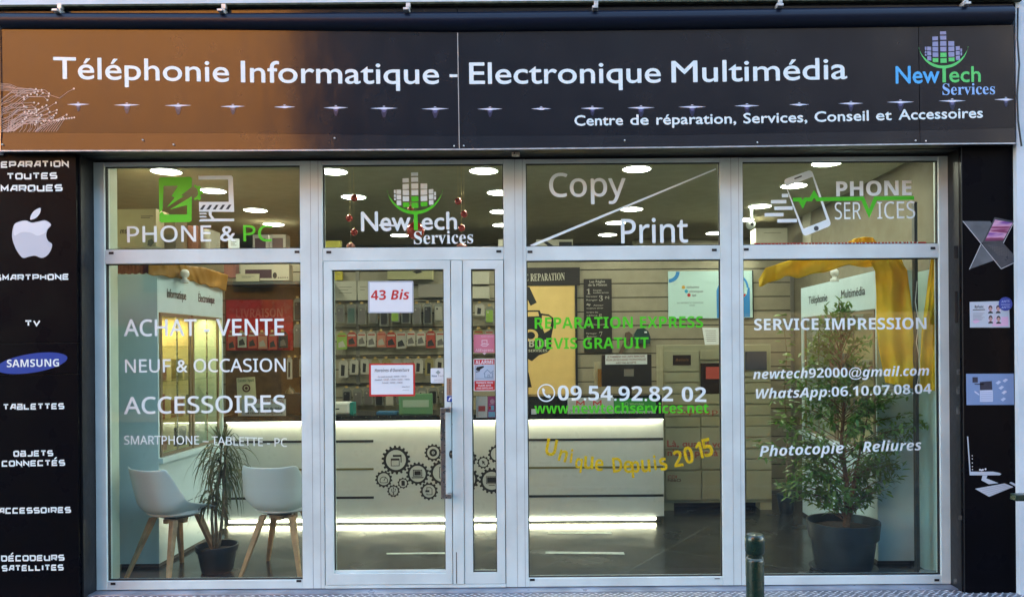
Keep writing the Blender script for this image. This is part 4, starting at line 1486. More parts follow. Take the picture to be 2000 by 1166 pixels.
# glowing strips: under the worktop and along the floor
M_TUBE = mat('glowing strip', (0.9, 0.9, 0.8), 0.5, emit=(1.0, 0.93, 0.70), es=2.2)
sx1 = W(1276, 1017, YC).x
MB().box(cx0 + .01, sx1, YC - .012, YC + .004, .022, .046).build('floor_strip', M_TUBE, ct, bevel=.004)
for nm, z, y, rx, e in (('floor_glow', .020, YC - .02, 28, 1.2), ('top_glow', zt2 - .006, YC - .030, 12, .55)):
    la = bpy.data.lights.new(nm, 'AREA')
    la.shape = 'RECTANGLE'
    la.size, la.size_y = sx1 - cx0, .02
    la.energy = e
    la.color = (1.0, 0.80, 0.42)
    lo = bpy.data.objects.new(nm, la)
    COL.objects.link(lo)
    lo.parent = ct
    lo.location = Vector(((sx1 + cx0) / 2, y, z)) - ct.location
    lo.rotation_euler = (R(-rx) if nm == 'floor_glow' else R(rx), 0, 0)
MB().box(cx0 + .01, cx1 - .01, YC - .038, YC - .018, zt2 - .006, zt2 + .0005).build('top_strip', M_TUBE, ct)

# gears
YGE = YC - .0015
Zg = lambda x, y: (630 + x / 3.369, 820 + y / 3.369)
gb = MB()


def gear(cx, cy, r, teeth, off=0.0):
    c = Zg(cx, cy)
    r = r / 3.369
    outer, inner = [], []
    N = teeth * 6
    for k in range(N):
        a = 2 * math.pi * k / N + off
        ph_ = k % 6
        ro = r if ph_ in (1, 2, 3) else r * .86
        outer.append((c[0] + ro * math.cos(a), c[1] + ro * math.sin(a)))
        inner.append((c[0] + r * .69 * math.cos(a), c[1] + r * .69 * math.sin(a)))
    m_ = rring(outer, inner, YGE)
    gb.add(m_.v, m_.f)
    return c, r


def frame_(x0, y0, x1, y1, t):
    m_ = rring([(x0, y0), (x1, y0), (x1, y1), (x0, y1)], [(x0 + t, y0 + t), (x1 - t, y0 + t), (x1 - t, y1 - t), (x0 + t, y1 - t)], YGE)
    gb.add(m_.v, m_.f)


c, r = gear(472, 247, 95, 18)
frame_(c[0] - 10, c[1] - 3, c[0] + 7, c[1] + 12, 1.3)
gb.fpx([(c[0] - 10, c[1] - 3), (c[0] + 7, c[1] - 3), (c[0] + 7, c[1] + 1), (c[0] - 10, c[1] + 1)], YGE - .0004)
gb.fpx([(c[0] - 6, c[1] - 10), (c[0] + 11, c[1] - 10), (c[0] + 11, c[1] + 5), (c[0] + 9, c[1] + 5), (c[0] + 9, c[1] - 6), (c[0] - 6, c[1] - 6)], YGE)
c, r = gear(718, 203, 58, 13, .1)
m_ = rring(circ(c[0], c[1], 7.5, 24), circ(c[0], c[1], 3, 24), YGE)
gb.add(m_.v, m_.f)
gb.dpx(c[0], c[1], 1.3, YGE, n=10)
c, r = gear(390, 372, 57, 13)
gb.spx([(c[0] + 7.5 * math.cos(R(a)), c[1] + 3 - 7.5 * math.sin(R(a))) for a in range(-20, 201, 20)], 1.4, YGE)
gb.spx([(c[0], c[1] + 3), (c[0] + 4, c[1] - 4)], 1.4, YGE)
gb.spx([(c[0] - 8, c[1] + 6), (c[0] - 4, c[1] + 7), (c[0] + 4, c[1] + 7), (c[0] + 8, c[1] + 6)], 1.2, YGE)
c, r = gear(613, 340, 77, 16)
frame_(c[0] - 9, c[1] - 8, c[0] + 9, c[1] + 5, 1.5)
gb.fpx([(c[0] - 6.3, c[1] - 5.5), (c[0] + 6.3, c[1] - 5.5), (c[0] + 6.3, c[1] + 2.5), (c[0] - 6.3, c[1] + 2.5)], YGE)
gb.fpx([(c[0] - 12, c[1] + 6.5), (c[0] + 12, c[1] + 6.5), (c[0] + 11, c[1] + 8.5), (c[0] - 11, c[1] + 8.5)], YGE)
c, r = gear(517, 400, 37, 10)
gb.fpx([(c[0] - 3.3, c[1] - 5), (c[0] + 2, c[1] - 5), (c[0] + 3.3, c[1] - 3), (c[0] + 3.3, c[1] + 5), (c[0] - 3.3, c[1] + 5)], YGE)
c, r = gear(453, 450, 42, 11)
gb.spx([(c[0], c[1] + 6), (c[0], c[1] - 6)], 1, YGE).spx([(c[0] - 3.5, c[1] - 2), (c[0] - 3.5, c[1] + 1), (c[0], c[1] + 4)], .9, YGE).spx([(c[0] + 3.5, c[1] - 3), (c[0] + 3.5, c[1]), (c[0], c[1] + 3)], .9, YGE)
gb.dpx(c[0], c[1] - 6, 1.5, YGE, n=8).dpx(c[0], c[1] + 6, 1.6, YGE, n=8).dpx(c[0] - 3.5, c[1] - 2.5, 1.2, YGE, n=8).dpx(c[0] + 3.5, c[1] - 3, 1.2, YGE, n=8)
c, r = gear(686, 455, 60, 13)
gb.spx([(c[0] - 4, c[1] - 2), (c[0] - 4, c[1] - 7), (c[0] + 3, c[1] - 7), (c[0] + 6, c[1] - 4), (c[0] + 6, c[1] + 7), (c[0] - 4, c[1] + 7), (c[0] - 4, c[1] + 4)], 1.3, YGE)
gb.fpx([(c[0] - 7, c[1] - 2), (c[0] + 1, c[1] - 2), (c[0] + 1, c[1] + 2), (c[0] - 7, c[1] + 2)], YGE - .0004)
c, r = gear(772, 335, 84, 16)
frame_(c[0] - 5, c[1] - 11, c[0] + 5, c[1] + 11, 1.2)
gear(948, 243, 57, 12)
gear(932, 380, 86, 16)
c, r = gear(1047, 272, 42, 11)
gb.fpx([(c[0] - 3, c[1] - 4), (c[0] + 4, c[1] - 1), (c[0] + 1, c[1]), (c[0] + 4, c[1] + 4), (c[0] + 3, c[1] + 5), (c[0], c[1] + 1.5), (c[0] - 1.5, c[1] + 4)], YGE)
gear(1140, 218, 62, 13)
c, r = gear(1100, 393, 86, 17)
frame_(c[0] - 11, c[1] - 9, c[0] + 11, c[1] + 6, 1.2)
gb.fpx([(c[0] - 9, c[1] - 7), (c[0] + 9, c[1] - 7), (c[0] + 9, c[1] + 4), (c[0] - 9, c[1] + 4)], YGE)
gb.spx([(c[0] - 6, c[1] + 9), (c[0] + 6, c[1] + 9)], 1.2, YGE)
gb.build('gear_drawing', M_BLACKINK, ct)

# floor tapes
M_TAPE = mat('pale floor tape', (0.40, 0.45, 0.42), 0.5, var=0.2, vscale=20)
for pts, lb in (([(1060, 1076), (1212, 1079.5), (1214, 1084), (1059, 1080)], 'long pale floor tape nearest the windows'), ([(1066, 1039), (1188, 1039.5), (1190, 1043.5), (1064, 1041.5)], 'pale floor tape nearer the counter, behind Unique Depuis')):
    v_ = [Wz(x, y, .0015) for x, y in pts]
    o = MB().add([(p.x, p.y, .0012) for p in v_][::-1] + [(p.x, p.y, .0001) for p in v_][::-1], [(0, 1, 2, 3), (7, 6, 5, 4)]).build('floor_tape', M_TAPE)
    tag(o, lb, 'floor tape', 'floor tapes')
v_ = [Wz(x, y, .0015) for x, y in [(749, 1074), (868, 1074.5), (868, 1078), (749, 1077)]]
tag(MB().add([(p.x, p.y, .0012) for p in v_][::-1], [(0, 1, 2, 3)]).build('floor_tape', M_TAPE), 'pale floor tape seen low through the door glass', 'floor tape', 'floor tapes')


# ================================================================== helpers for signs and goods inside
def board(name, label, cat, x0, y0, x1, y1, Y, m, th=.012, group=None):
    a, b = W(x0, y0, Y), W(x1, y1, Y)
    o = MB().box(a.x, b.x, Y, Y + th, b.z, a.z).build(name, m)
    return tag(o, label, cat, group)


# doorway with the yellow repair panel
YS = YW - .02
rp = board('repair_board', 'yellow wall panel with a black badge under the REPARATION header', 'panel', 975, 556, 1124, 780, YS, mat('amber yellow panel', (0.80, 0.56, 0.20), 0.55, var=.05), .018)
MB().box(W(1124.5, 560, YS).x, W(1129, 560, YS).x, YS - .02, YS + .018, W(1126, 780, YS).z, W(1126, 558, YS).z).build('frame', M_BLACKINK, rp)
hd = board('repair_header', 'black header board lettered REPARATION above the yellow panel', 'sign', 975, 522, 1134.5, 558, YS - .012, mat('charcoal board', (0.018, 0.013, 0.010), 0.5), .03)
text(MB(), 'REPARATION', 'serif', [(1038, 548.5), (1105, 547.5)], 14, YS - .0135).build('lettering', mat('cream ink', (0.55, 0.52, 0.42), 0.6), hd)
text(MB(), 'E', 'serif', [(1026, 548.7), (1034, 548.6)], 14, YS - .0135).build('lettering', mat('cream ink', (0, 0, 0)), hd)
Z5 = lambda x, y: (1010 + x / 3.331, 500 + y / 3.331)
b_ = MB()
YR = YS - .0015
b_.fpx([Z5(*p) for p in [(30, 352), (150, 352), (158, 372), (210, 380), (238, 402), (240, 450), (225, 520), (222, 600), (195, 628), (140, 645), (95, 682), (40, 650), (20, 600)]], YR)
b_.build('badge', M_BLACKINK, rp)
b_ = MB().fpx([Z5(*p) for p in [(62, 362), (140, 362), (146, 390), (60, 392)]], YR - .001).fpx([Z5(*p) for p in [(165, 385), (212, 392), (228, 415), (215, 480), (180, 500), (160, 450)]], YR - .001)
m_ = rring([Z5(90 + 48 * math.cos(2 * math.pi * k / 24), 515 + 40 * math.sin(2 * math.pi * k / 24)) for k in range(24)], [Z5(90 + 28 * math.cos(2 * math.pi * k / 24), 515 + 24 * math.sin(2 * math.pi * k / 24)) for k in range(24)], YR - .001)
b_.add(m_.v, m_.f)
b_.build('badge', mat('amber yellow print', (0.80, 0.56, 0.20), 0.6), rp)
b_ = MB()
text(b_, 'MOBILE', 'sb', [Z5(-30, 590), Z5(205, 590)], 14, YR - .0018)
text(b_, 'REPAIR SERVICES', 'sb', [Z5(-30, 622), Z5(195, 622)], 5, YR - .0018)
b_.build('lettering', mat('cream ink', (0, 0, 0)), rp)
b_ = MB().fpx([Z5(*p) for p in [(66, 200), (86, 200), (132, 302), (92, 322), (62, 258)]], YR).fpx([Z5(*p) for p in [(60, 755), (72, 755), (92, 852), (60, 852)]], YR)
b_.build('tools_drawing', M_BLACKINK, rp)
# rules poster
po = board('rules_poster', 'tall dark poster of house rules with numbers in several sizes', 'poster', 1142, 546, 1195.5, 690, YS, mat('charcoal board', (0, 0, 0)), .015)
b_ = MB()
YR = YS - .0015
text(b_, 'Les Règles', 'r', [Z5(478, 178), Z5(578, 178)], 4.6, YR, off=.02)
text(b_, 'de la Maison', 'r', [Z5(468, 200), Z5(590, 200)], 4.6, YR, off=.02)
for ch, x, y, h in (('1', 470, 235, 11), ('3', 550, 280, 11), ('5', 545, 398, 9), ('7', 546, 512, 9), ('6', 468, 455, 7), ('8', 468, 560, 7)):
    glyph(b_, ch, 'serif', *Z5(x, y), h, YR)
glyph(b_, '2', 'serif', *Z5(590, 276), 8, YR, 90)
b_.spx([Z5(455, 320), Z5(482, 320)], 2, YR).spx([Z5(462, 312), Z5(475, 330)], 1.4, YR)
for s_, x0, x1, y in (('Soyez', 500, 555, 232), ('tolérants', 500, 600, 248), ('Dire bonjour', 455, 528, 272), ('Ranger', 455, 528, 295), ('Aimer', 500, 565, 330), ('toujours aimer', 455, 565, 348), ('Se faire des', 455, 530, 375), ('câlins', 455, 525, 395),
                      ('Rire ensemble', 500, 580, 455), ('Partager', 450, 520, 512), ('Écouter', 455, 520, 532)):
    text(b_, s_, 'r', [Z5(x0, y), Z5(x1, y)], 3, YR, off=.015)
b_.build('lettering', mat('pale taupe ink', (0.40, 0.37, 0.32), 0.6), po)
# parcel poster
pa = board('parcel_poster', 'pale aqua parcel service poster with blue arcs on the slat wall', 'poster', 1307.5, 533.5, 1473, 627, YS - .01, mat('pale aqua sheet', (0.50, 0.72, 0.72), 0.5), .025)
b_ = MB()
for cx, cy, r0, r1, a0, a1 in ((1012 - 8, 106, 0, 0, 0, 0),):
    pass


def arcband(cx, cy, r0, r1, a0, a1, n=16):
    o_ = [(cx + r1 * math.cos(R(a0 + (a1 - a0) * i / n)), cy + r1 * math.sin(R(a0 + (a1 - a0) * i / n))) for i in range(n + 1)]
    i_ = [(cx + r0 * math.cos(R(a0 + (a1 - a0) * i / n)), cy + r0 * math.sin(R(a0 + (a1 - a0) * i / n))) for i in range(n + 1)]
    return o_ + i_[::-1]


YR = YS - .0115
b_.fpx(arcband(1308.5, 534.5, 14, 21, 0, 90), YR)
b_.fpx([(1401, 626), (1401, 572), (1406, 560), (1409, 557), (1409, 626)], YR)
b_.fpx(arcband(1436, 568, 24, 28, 180, 360) , YR)
b_.fpx([(1462, 568), (1466, 568), (1466, 625), (1440, 625), (1440, 592), (1452, 590), (1460, 580)], YR)
b_.build('blue_print', mat('azure ink', (0.03, 0.24, 0.62), 0.5), pa)
b_ = MB().dpx(1336.5, 565, 3.4, YR, n=12).build('dot', mat('amber ink', (0.6, 0.33, 0.03), 0.5), pa)
MB().dpx(1342, 573, 3.4, YR, n=12).build('dot', mat('cyan ink', (0.02, 0.36, 0.6), 0.5), pa)
MB().dpx(1347, 580.5, 3.4, YR, n=12).fpx([(1441, 580), (1459, 580), (1452, 590), (1441, 592)], YR).build('dot', M_RED, pa)
b_ = MB()
for s_, x, y in (('colissimo', 1343, 567), ('chronopost', 1348, 575.5), ('dpd', 1353, 583)):
    text(b_, s_, 'sb', [(x, y), (x + len(s_) * 2.7, y)], 4, YR)
text(b_, 'DU RETRAIT ET ENVOI DE', 's', [(1324, 597), (1375, 597)], 3, YR, off=.01)
text(b_, 'COLIS', 's', [(1348, 602), (1358, 602)], 3, YR, off=.01)
b_.build('lettering', M_GREY, pa)
MB().fpx([(1455, 628), (1473.5, 628), (1473.5, 534), (1471, 534), (1471, 626), (1455, 626)], YR - .001).build('edge', M_BLACKINK, pa)
pp = MB().prism([(p.x, p.z) for p in (W(1372, 644, YS), W(1404, 645, YS), (W(1406, 680, YS)), W(1377, 678, YS))], YS, YS + .003).build('taped_sheet', M_PAPER)
tag(pp, 'tilted white sheet taped under the aqua poster', 'sheet')
b_ = MB()
for i in range(6):
    b_.rpx(1378 + i * .5, 650 + i * 4, 1399, 651 + i * 4, YS - .001)
b_.build('text_lines', M_GREY, pp)
# hanging pouches
hp = tag(MB().prism([(p.x, p.z) for p in (W(x, y, YS - .05) for x, y in [(1238, 674), (1239, 655), (1245, 645), (1258, 643), (1267, 650), (1271, 662), (1270, 674)])], YS - .05, YS).build('hanging_pouch', mat('dark teal plastic', (0.02, 0.05, 0.05), 0.4)), 'dark teal rounded pouch hanging above the till screen', 'pouch')
MB().rpx(1259, 650, 1264, 653, YS - .052).build('tag', M_PAPER, hp)
hp2 = MB().dpx(1228, 658, 8, YS - .03)
hp2.spx([(1228, 660), (1210, 694)], 6, YS - .03)
hp2 = MB().prism([(p.x, p.z) for p in (W(x, y, YS - .03) for x, y in [(1222, 652), (1229, 650), (1236, 656), (1235, 664), (1228, 668), (1214, 694), (1208, 692), (1221, 665)])], YS - .03, YS)
tag(hp2.build('hanging_strap', mat('brown leather', (0.10, 0.06, 0.04), 0.6)), 'brown strap hanging left of the dark teal pouch', 'strap')

# till screen on the counter, notices on its back
YT2 = YC + .35
ts = thing('till_screen', 'black till screen seen from behind with a payment notice taped on top', 'screen', (W(1224, 760, YT2).x, YT2, zt2 + .055))
a, b = W(1175, 694, YT2), W(1272, 757, YT2)
MB().box(a.x, b.x, YT2, YT2 + .04, b.z, a.z).build('housing', mat('black brown plastic', (0.02, 0.014, 0.010), 0.45), ts, bevel=.006)
MB().box((a.x + b.x) / 2 - .05, (a.x + b.x) / 2 + .05, YT2 + .005, YT2 + .035, zt2 + .055, b.z - .001).build('stand', MATS['black brown plastic'], ts)
MB().rpx(1218, 723, 1237, 737, YT2 - .001).build('badge', mat('dull silver badge', (0.20, 0.18, 0.15), 0.4), ts)
b_ = MB()
for x in range(1184, 1264, 9):
    b_.rpx(x, 746, x + 5, 747.2, YT2 - .001)
b_.build('vent', M_BLACKINK, ts)
pn = board('payment_notice', 'white payment notice in red capitals taped across the till screen', 'notice', 1182, 694.5, 1263.5, 714, YT2 - .006, M_PAPER, .003)
b_ = MB()
text(b_, 'LE PAIEMENT PAR CARTE BANCAIRE', 's', [(1186, 700.5), (1259, 700)], 3.6, YT2 - .0075, off=.02)
text(b_, 'POUR LES RECHARGES TÉLÉPHONIQUES', 'r', [(1184, 706.5), (1261, 706)], 3.6, YT2 - .0075, off=.01)
text(b_, "N'EST PAS ACCEPTÉ", 'r', [(1203, 712.7), (1242, 712.3)], 3.6, YT2 - .0075, off=.01)
b_.build('lettering', mat('dull red ink', (0.22, 0.08, 0.06), 0.6), pn)
bk = board('amber_bottle', 'amber bottle beside the till screen on the counter', 'bottle', 1167, 722, 1174, 757, YT2 + .03, mat('amber plastic', (0.3, 0.14, 0.02), 0.25), .05)
bp_ = board('price_stand', 'cream card standing behind the amber bottle', 'card', 1160, 708, 1176, 757, YT2 + .12, mat('cream card', (0.42, 0.38, 0.25), 0.6), .02)
# mail and messaging signs on the raised front
YM = YC - .032
ms = board('mail_sign', 'white card with red envelope marks on the black counter front', 'sign', 1107, 777, 1197, 817, YM - .006, mat('grey white card', (0.45, 0.47, 0.45), 0.5), .006)
for cx in (1132, 1165):
    b_ = MB().spx([(cx - 7, 793), (cx - 7, 784), (cx, 790), (cx + 7, 784), (cx + 7, 793)], 2.4, YM - .0075)
    b_.build('envelope_mark', M_RED, ms)
b_ = MB()
text(b_, 'newtech92000@gmail.com', 'sb', [(1111, 804), (1192, 804)], 4.5, YM - .0075)
b_.build('lettering', M_GREY, ms)
wsn = board('message_sign', 'green card with a phone number below on the black counter front', 'sign', 1198, 780, 1279, 817, YM - .0065, mat('leaf green card', (0.04, 0.28, 0.05), 0.5), .006)
MB().rpx(1198.5, 805, 1278.5, 816.5, YM - .0075).build('number_strip', mat('grey white card', (0, 0, 0)), wsn)
b_ = MB()
text(b_, '06.10.07.08.04', 'serif', [(1199, 815.3), (1271, 815.3)], 7.2, YM - .0085)
b_.build('lettering', M_BLACKINK, wsn)
b_ = MB()
text(b_, 'WhatsApp', 'sb', [(1228, 793), (1256, 793)], 4, YM - .0085)
m_ = rring(circ(1222, 791, 3.6, 16), circ(1222, 791, 2.6, 16), YM - .0085)
b_.add(m_.v, m_.f)
b_.build('lettering', mat('pale green ink', (0.35, 0.55, 0.3), 0.6), wsn)
board('small_card', 'small pale card leaning at the left end of the black counter front', 'card', 1036, 798, 1046, 815, YM - .006, mat('pale card', (0, 0, 0)), .005)

# things on the counter behind the door
zk = zt2 + .056


def onctr(x0, x1, ytop, y, dep):
    """box standing on the worktop: X from pixels at depth y"""
    a, b = W(x0, 800, y), W(x1, 800, y)
    return a.x, b.x, y, y + dep, zk, W((x0 + x1) / 2, ytop, y).z


e = onctr(640, 681, 779, YC + .05, .14)
pr_ = MB().box(*e).build('printer', mat('white plastic', (0.55, 0.57, 0.55), 0.4), bevel=.02)
tag(pr_, 'small white ticket printer at the left end of the counter behind the door', 'printer')
MB().box(e[1] + .001, e[1] + .03, e[2] + .01, e[3] - .01, e[4] + .002, e[5] - .005).build('side_cap', mat('teal plastic', (0.03, 0.25, 0.22), 0.4), pr_)
MB().rpx(650, 791, 661, 793.5, YC + .049).build('slot', M_BLACKINK, pr_)
e = onctr(777, 842, 765, YC + .06, .05)
gx = MB().box(*e).build('green_box', mat('sage green card', (0.10, 0.24, 0.12), 0.5), bevel=.003)
tag(gx, 'sage green carton standing on the counter behind the opening hours card', 'carton')
MB().rpx(785, 777, 836, 791, YC + .0585).build('label_panel', mat('pale sage print', (0.30, 0.40, 0.32), 0.5), gx)
e = onctr(733, 773, 799, YC + .03, .12)
tag(MB().box(*e).build('blue_tray', mat('blue plastic', (0.03, 0.13, 0.26), 0.4), bevel=.004), 'flat blue tray on the counter left of the sage green carton', 'tray')
b_ = MB()
for i in range(9):
    p = W(665 + i * 24, 809, YC - .047)
    b_.ball((p.x, YC - .0475, p.z), .004, 6)
b_.build('stud', mat('chrome stud', (0.7, 0.7, 0.65), 0.2, .9), ct, smooth=True)

# ================================================================== goods on the wall
GC = [(0.06, 0.06, 0.05), (0.30, 0.29, 0.24), (0.05, 0.10, 0.08), (0.12, 0.11, 0.10), (0.38, 0.36, 0.3), (0.02, 0.02, 0.02), (0.20, 0.32, 0.05), (0.33, 0.05, 0.03), (0.24, 0.20, 0.08), (0.40, 0.16, 0.10)]
GM = [mat('pack colour %s' % n_, c, 0.35) for n_, c in zip(('ash', 'sand', 'pine', 'slate', 'bone', 'coal', 'lime', 'brick', 'straw', 'coral'), GC)]
M_PACK = mat('clear blister', (0.20, 0.20, 0.17), 0.2, var=.2)
M_HOOK = mat('brass price tab', (0.45, 0.30, 0.10), 0.5)
COLN = ['ash grey', 'sand coloured', 'pine green', 'slate grey', 'bone white', 'coal black', 'lime green', 'brick red', 'straw yellow', 'coral']
ORD = ['first', 'second', 'third', 'fourth', 'fifth', 'sixth', 'seventh', 'eighth', 'ninth', 'tenth', 'eleventh', 'twelfth', 'thirteenth']


def packet(px, y0, y1, w, Y, ci, lb, grp, style):
    w, y1 = w * rnd.uniform(.86, 1.04), y1 + rnd.uniform(-3, 3)
    Y += rnd.uniform(-.03, .02)
    a, b = W(px - w / 2, y0, Y), W(px + w / 2, y1, Y)
    t = thing('hanging_packet', lb, 'packet', ((a.x + b.x) / 2, Y, b.z), grp)
    cx = (a.x + b.x) / 2
    hw = (b.x - a.x) / 2
    k = MB()
    k.prism([(cx - hw, b.z), (cx + hw, b.z), (cx + hw, a.z - .03), (cx + hw * .5, a.z), (cx - hw * .5, a.z), (cx - hw, a.z - .03)], Y, Y + .012)
    k.build('card', GM[ci] if style != 0 else M_PACK, t)
    k = MB()
    if style == 0:      # phone case
        pts = roundquad([(cx - hw * .72, b.z + .012), (cx + hw * .72, b.z + .012), (cx + hw * .72, a.z - .045), (cx - hw * .72, a.z - .045)], .012, 3)
        k.prism(pts, Y - .008, Y - .0005).build('phone_case', GM[ci], t)
        MB().disc(cx - hw * .3, a.z - .07, .011, Y - .0085, 10).build('lens_hole', GM[(ci + 4) % 6], t)
    elif style == 1:    # screen film pack with diagonal picture
        k.flat([(cx - hw * .7, b.z + .02), (cx + hw * .75, b.z + .03), (cx + hw * .2, b.z + .10), (cx - hw * .7, b.z + .075)], Y - .001).build('picture', GM[(ci + 4) % 6] if ci not in (4,) else GM[3], t)
        MB().flat([(cx - hw * .8, a.z - .045), (cx + hw * .8, a.z - .045), (cx + hw * .8, a.z - .03), (cx - hw * .8, a.z - .03)], Y - .001).build('title', GM[7] if ci != 7 else GM[4], t)
    else:
        k.flat([(cx - hw * .55, b.z + .02), (cx + hw * .2, b.z + .02), (cx + hw * .35, a.z - .06), (cx - hw * .45, a.z - .05)], Y - .001).build('picture', GM[5], t)
    MB().box(cx - .014, cx + .014, Y - .02, Y - .014, a.z - .002, a.z + .022).build('price_tab', M_HOOK, t)
    MB().tube([(cx, Y - .015, a.z + .005), (cx, YW - .001, a.z + .005)], .002, 6).build('hook', M_HOOK, t)
    return t


YPk = YW - .10
rows = [('top row of phone cases', 588, 627, 18, 21.3, 666, 10, 0, [3, 2, 3, 3, 5, 6, 5, 3, 5, 1]),
        ('second row of packets', 643, 674, 18.5, 19.3, 668, 11, 1, [6, 7, 4, 4, 9, 7, 1, 4, 4, 7, 4]),
        ('third row of packets', 696, 728, 18, 21, 670, 10, 2, [4, 4, 4, 8, 8, 1, 1, 4, 8, 4]),
        ('bottom row of phone cases', 751, 786, 19, 21, 676, 10, 0, [5, 3, 3, 5, 4, 3, 4, 1, 5, 3])]
for nm, y0, y1, w, pit, x0, n, stl, cols in rows:
    for i in range(n):
        dy = rnd.uniform(-1.5, 1.5)
        packet(x0 + i * pit, y0 + dy, y1 + dy, w, YPk, cols[i], '%s %s, %s from the left in the %s' % (COLN[cols[i]], 'phone case' if stl == 0 else 'packet', ORD[i], nm), 'packets hanging behind the door', stl)
for i, (px, y0, y1, w, ci, stl, lb) in enumerate([(938, 590, 615, 18, 4, 2, 'bone white packet, left of the upper pair behind the narrow leaf'), (957, 596, 632, 18, 6, 0, 'lime green edged case hanging behind the narrow leaf'),
                                                  (935, 640, 672, 17, 8, 1, 'straw yellow packet behind the pink sticker, left'), (956, 641, 672, 17, 1, 1, 'sand coloured packet behind the pink sticker, right')]):
    packet(px, y0, y1, w, YPk, ci, lb, 'packets hanging behind the narrow leaf', stl)


# shelf boxes above the packets
def carton(x0, y0, x1, y1, Y, dep, m, lb, lines=2, cat='carton', name='carton'):
    a, b = W(x0, y0, Y), W(x1, y1, Y)
    o = MB().box(a.x, b.x, Y, Y + dep, b.z, a.z).build(name, m)
    tag(o, lb, cat)
    if lines:
        k = MB()
        for i in range(lines):
            yy = y0 + (y1 - y0) * (.3 + .15 * i)
            k.rpx(x0 + (x1 - x0) * .25, yy, x0 + (x1 - x0) * (.8 - .15 * (i % 2)), yy + 1, Y - .001)
        k.build('printed_lines', mat('dull brown ink', (0.16, 0.14, 0.11), 0.6), o)
    return o


M_CB = mat('off white carton', (0.42, 0.40, 0.32), 0.6, var=.06)
M_CB2 = mat('kraft carton', (0.26, 0.20, 0.12), 0.7, var=.1)
carton(652, 543, 698, 581, YPk + .02, .07, M_CB, 'off white carton at the left on the shelf behind 43 Bis', 3)
carton(700, 543, 722, 581, YPk + .02, .07, M_CB, 'off white carton half hidden behind the 43 Bis sheet', 2)
o = carton(759, 521, 846, 542, YPk - .05, .14, mat('olive cream carton', (0.40, 0.38, 0.20), 0.6), 'wide olive cream carton above the 43 Bis sheet, right', 0)
MB().fpx([(808, 527), (820, 524), (828, 528), (816, 531)], YPk - .052).build('picture', M_BLACKINK, o)
carton(924, 529, 957, 553, YPk + .02, .07, M_CB, 'upper off white carton behind the narrow leaf', 0)
carton(924, 558, 957, 581, YPk + .02, .07, M_CB, 'lower off white carton behind the narrow leaf', 0)
carton(655, 524, 670, 541, YPk + .02, .05, mat('yellow label', (0.5, 0.42, 0.03), 0.5), 'small yellow price board in the top left corner of the door glass', 1, 'price board', 'price_board')
carton(819, 551, 868, 577, YPk + .03, .05, mat('taupe carton', (0.24, 0.22, 0.18), 0.6), 'taupe flat carton right of the 43 Bis sheet', 0)
# shelf ledges
for y, x0, x1, lb in ((583, 652, 868, 'grey shelf rail above the top row of phone cases'), (636, 652, 868, 'grey shelf rail above the second row of packets'), (690, 652, 868, 'grey shelf rail above the third row of packets'), (744, 652, 868, 'grey shelf rail above the bottom row of phone cases')):
    a, b = W(x0 - 20, y, YW), W(x1 + 110, y + 2.5, YW)
    tag(MB().box(a.x, b.x, YW - .035, YW - .0005, b.z, a.z).build('hanging_rail', mat('dull metal rail', (0.12, 0.11, 0.09), 0.4, .5)), lb, 'rail', 'rails on the slat wall')
# ================================================================== display cases
M_CASE = mat('white board with daylight tint', (0.54, 0.69, 0.74), 0.35, var=0.03)  # blue cast of daylight mixed into the white of the boards
M_CASEIN = mat('warm case interior', (0.62, 0.50, 0.28), 0.6)
M_AMB = mat('brown door trim', (0.20, 0.15, 0.09), 0.45)


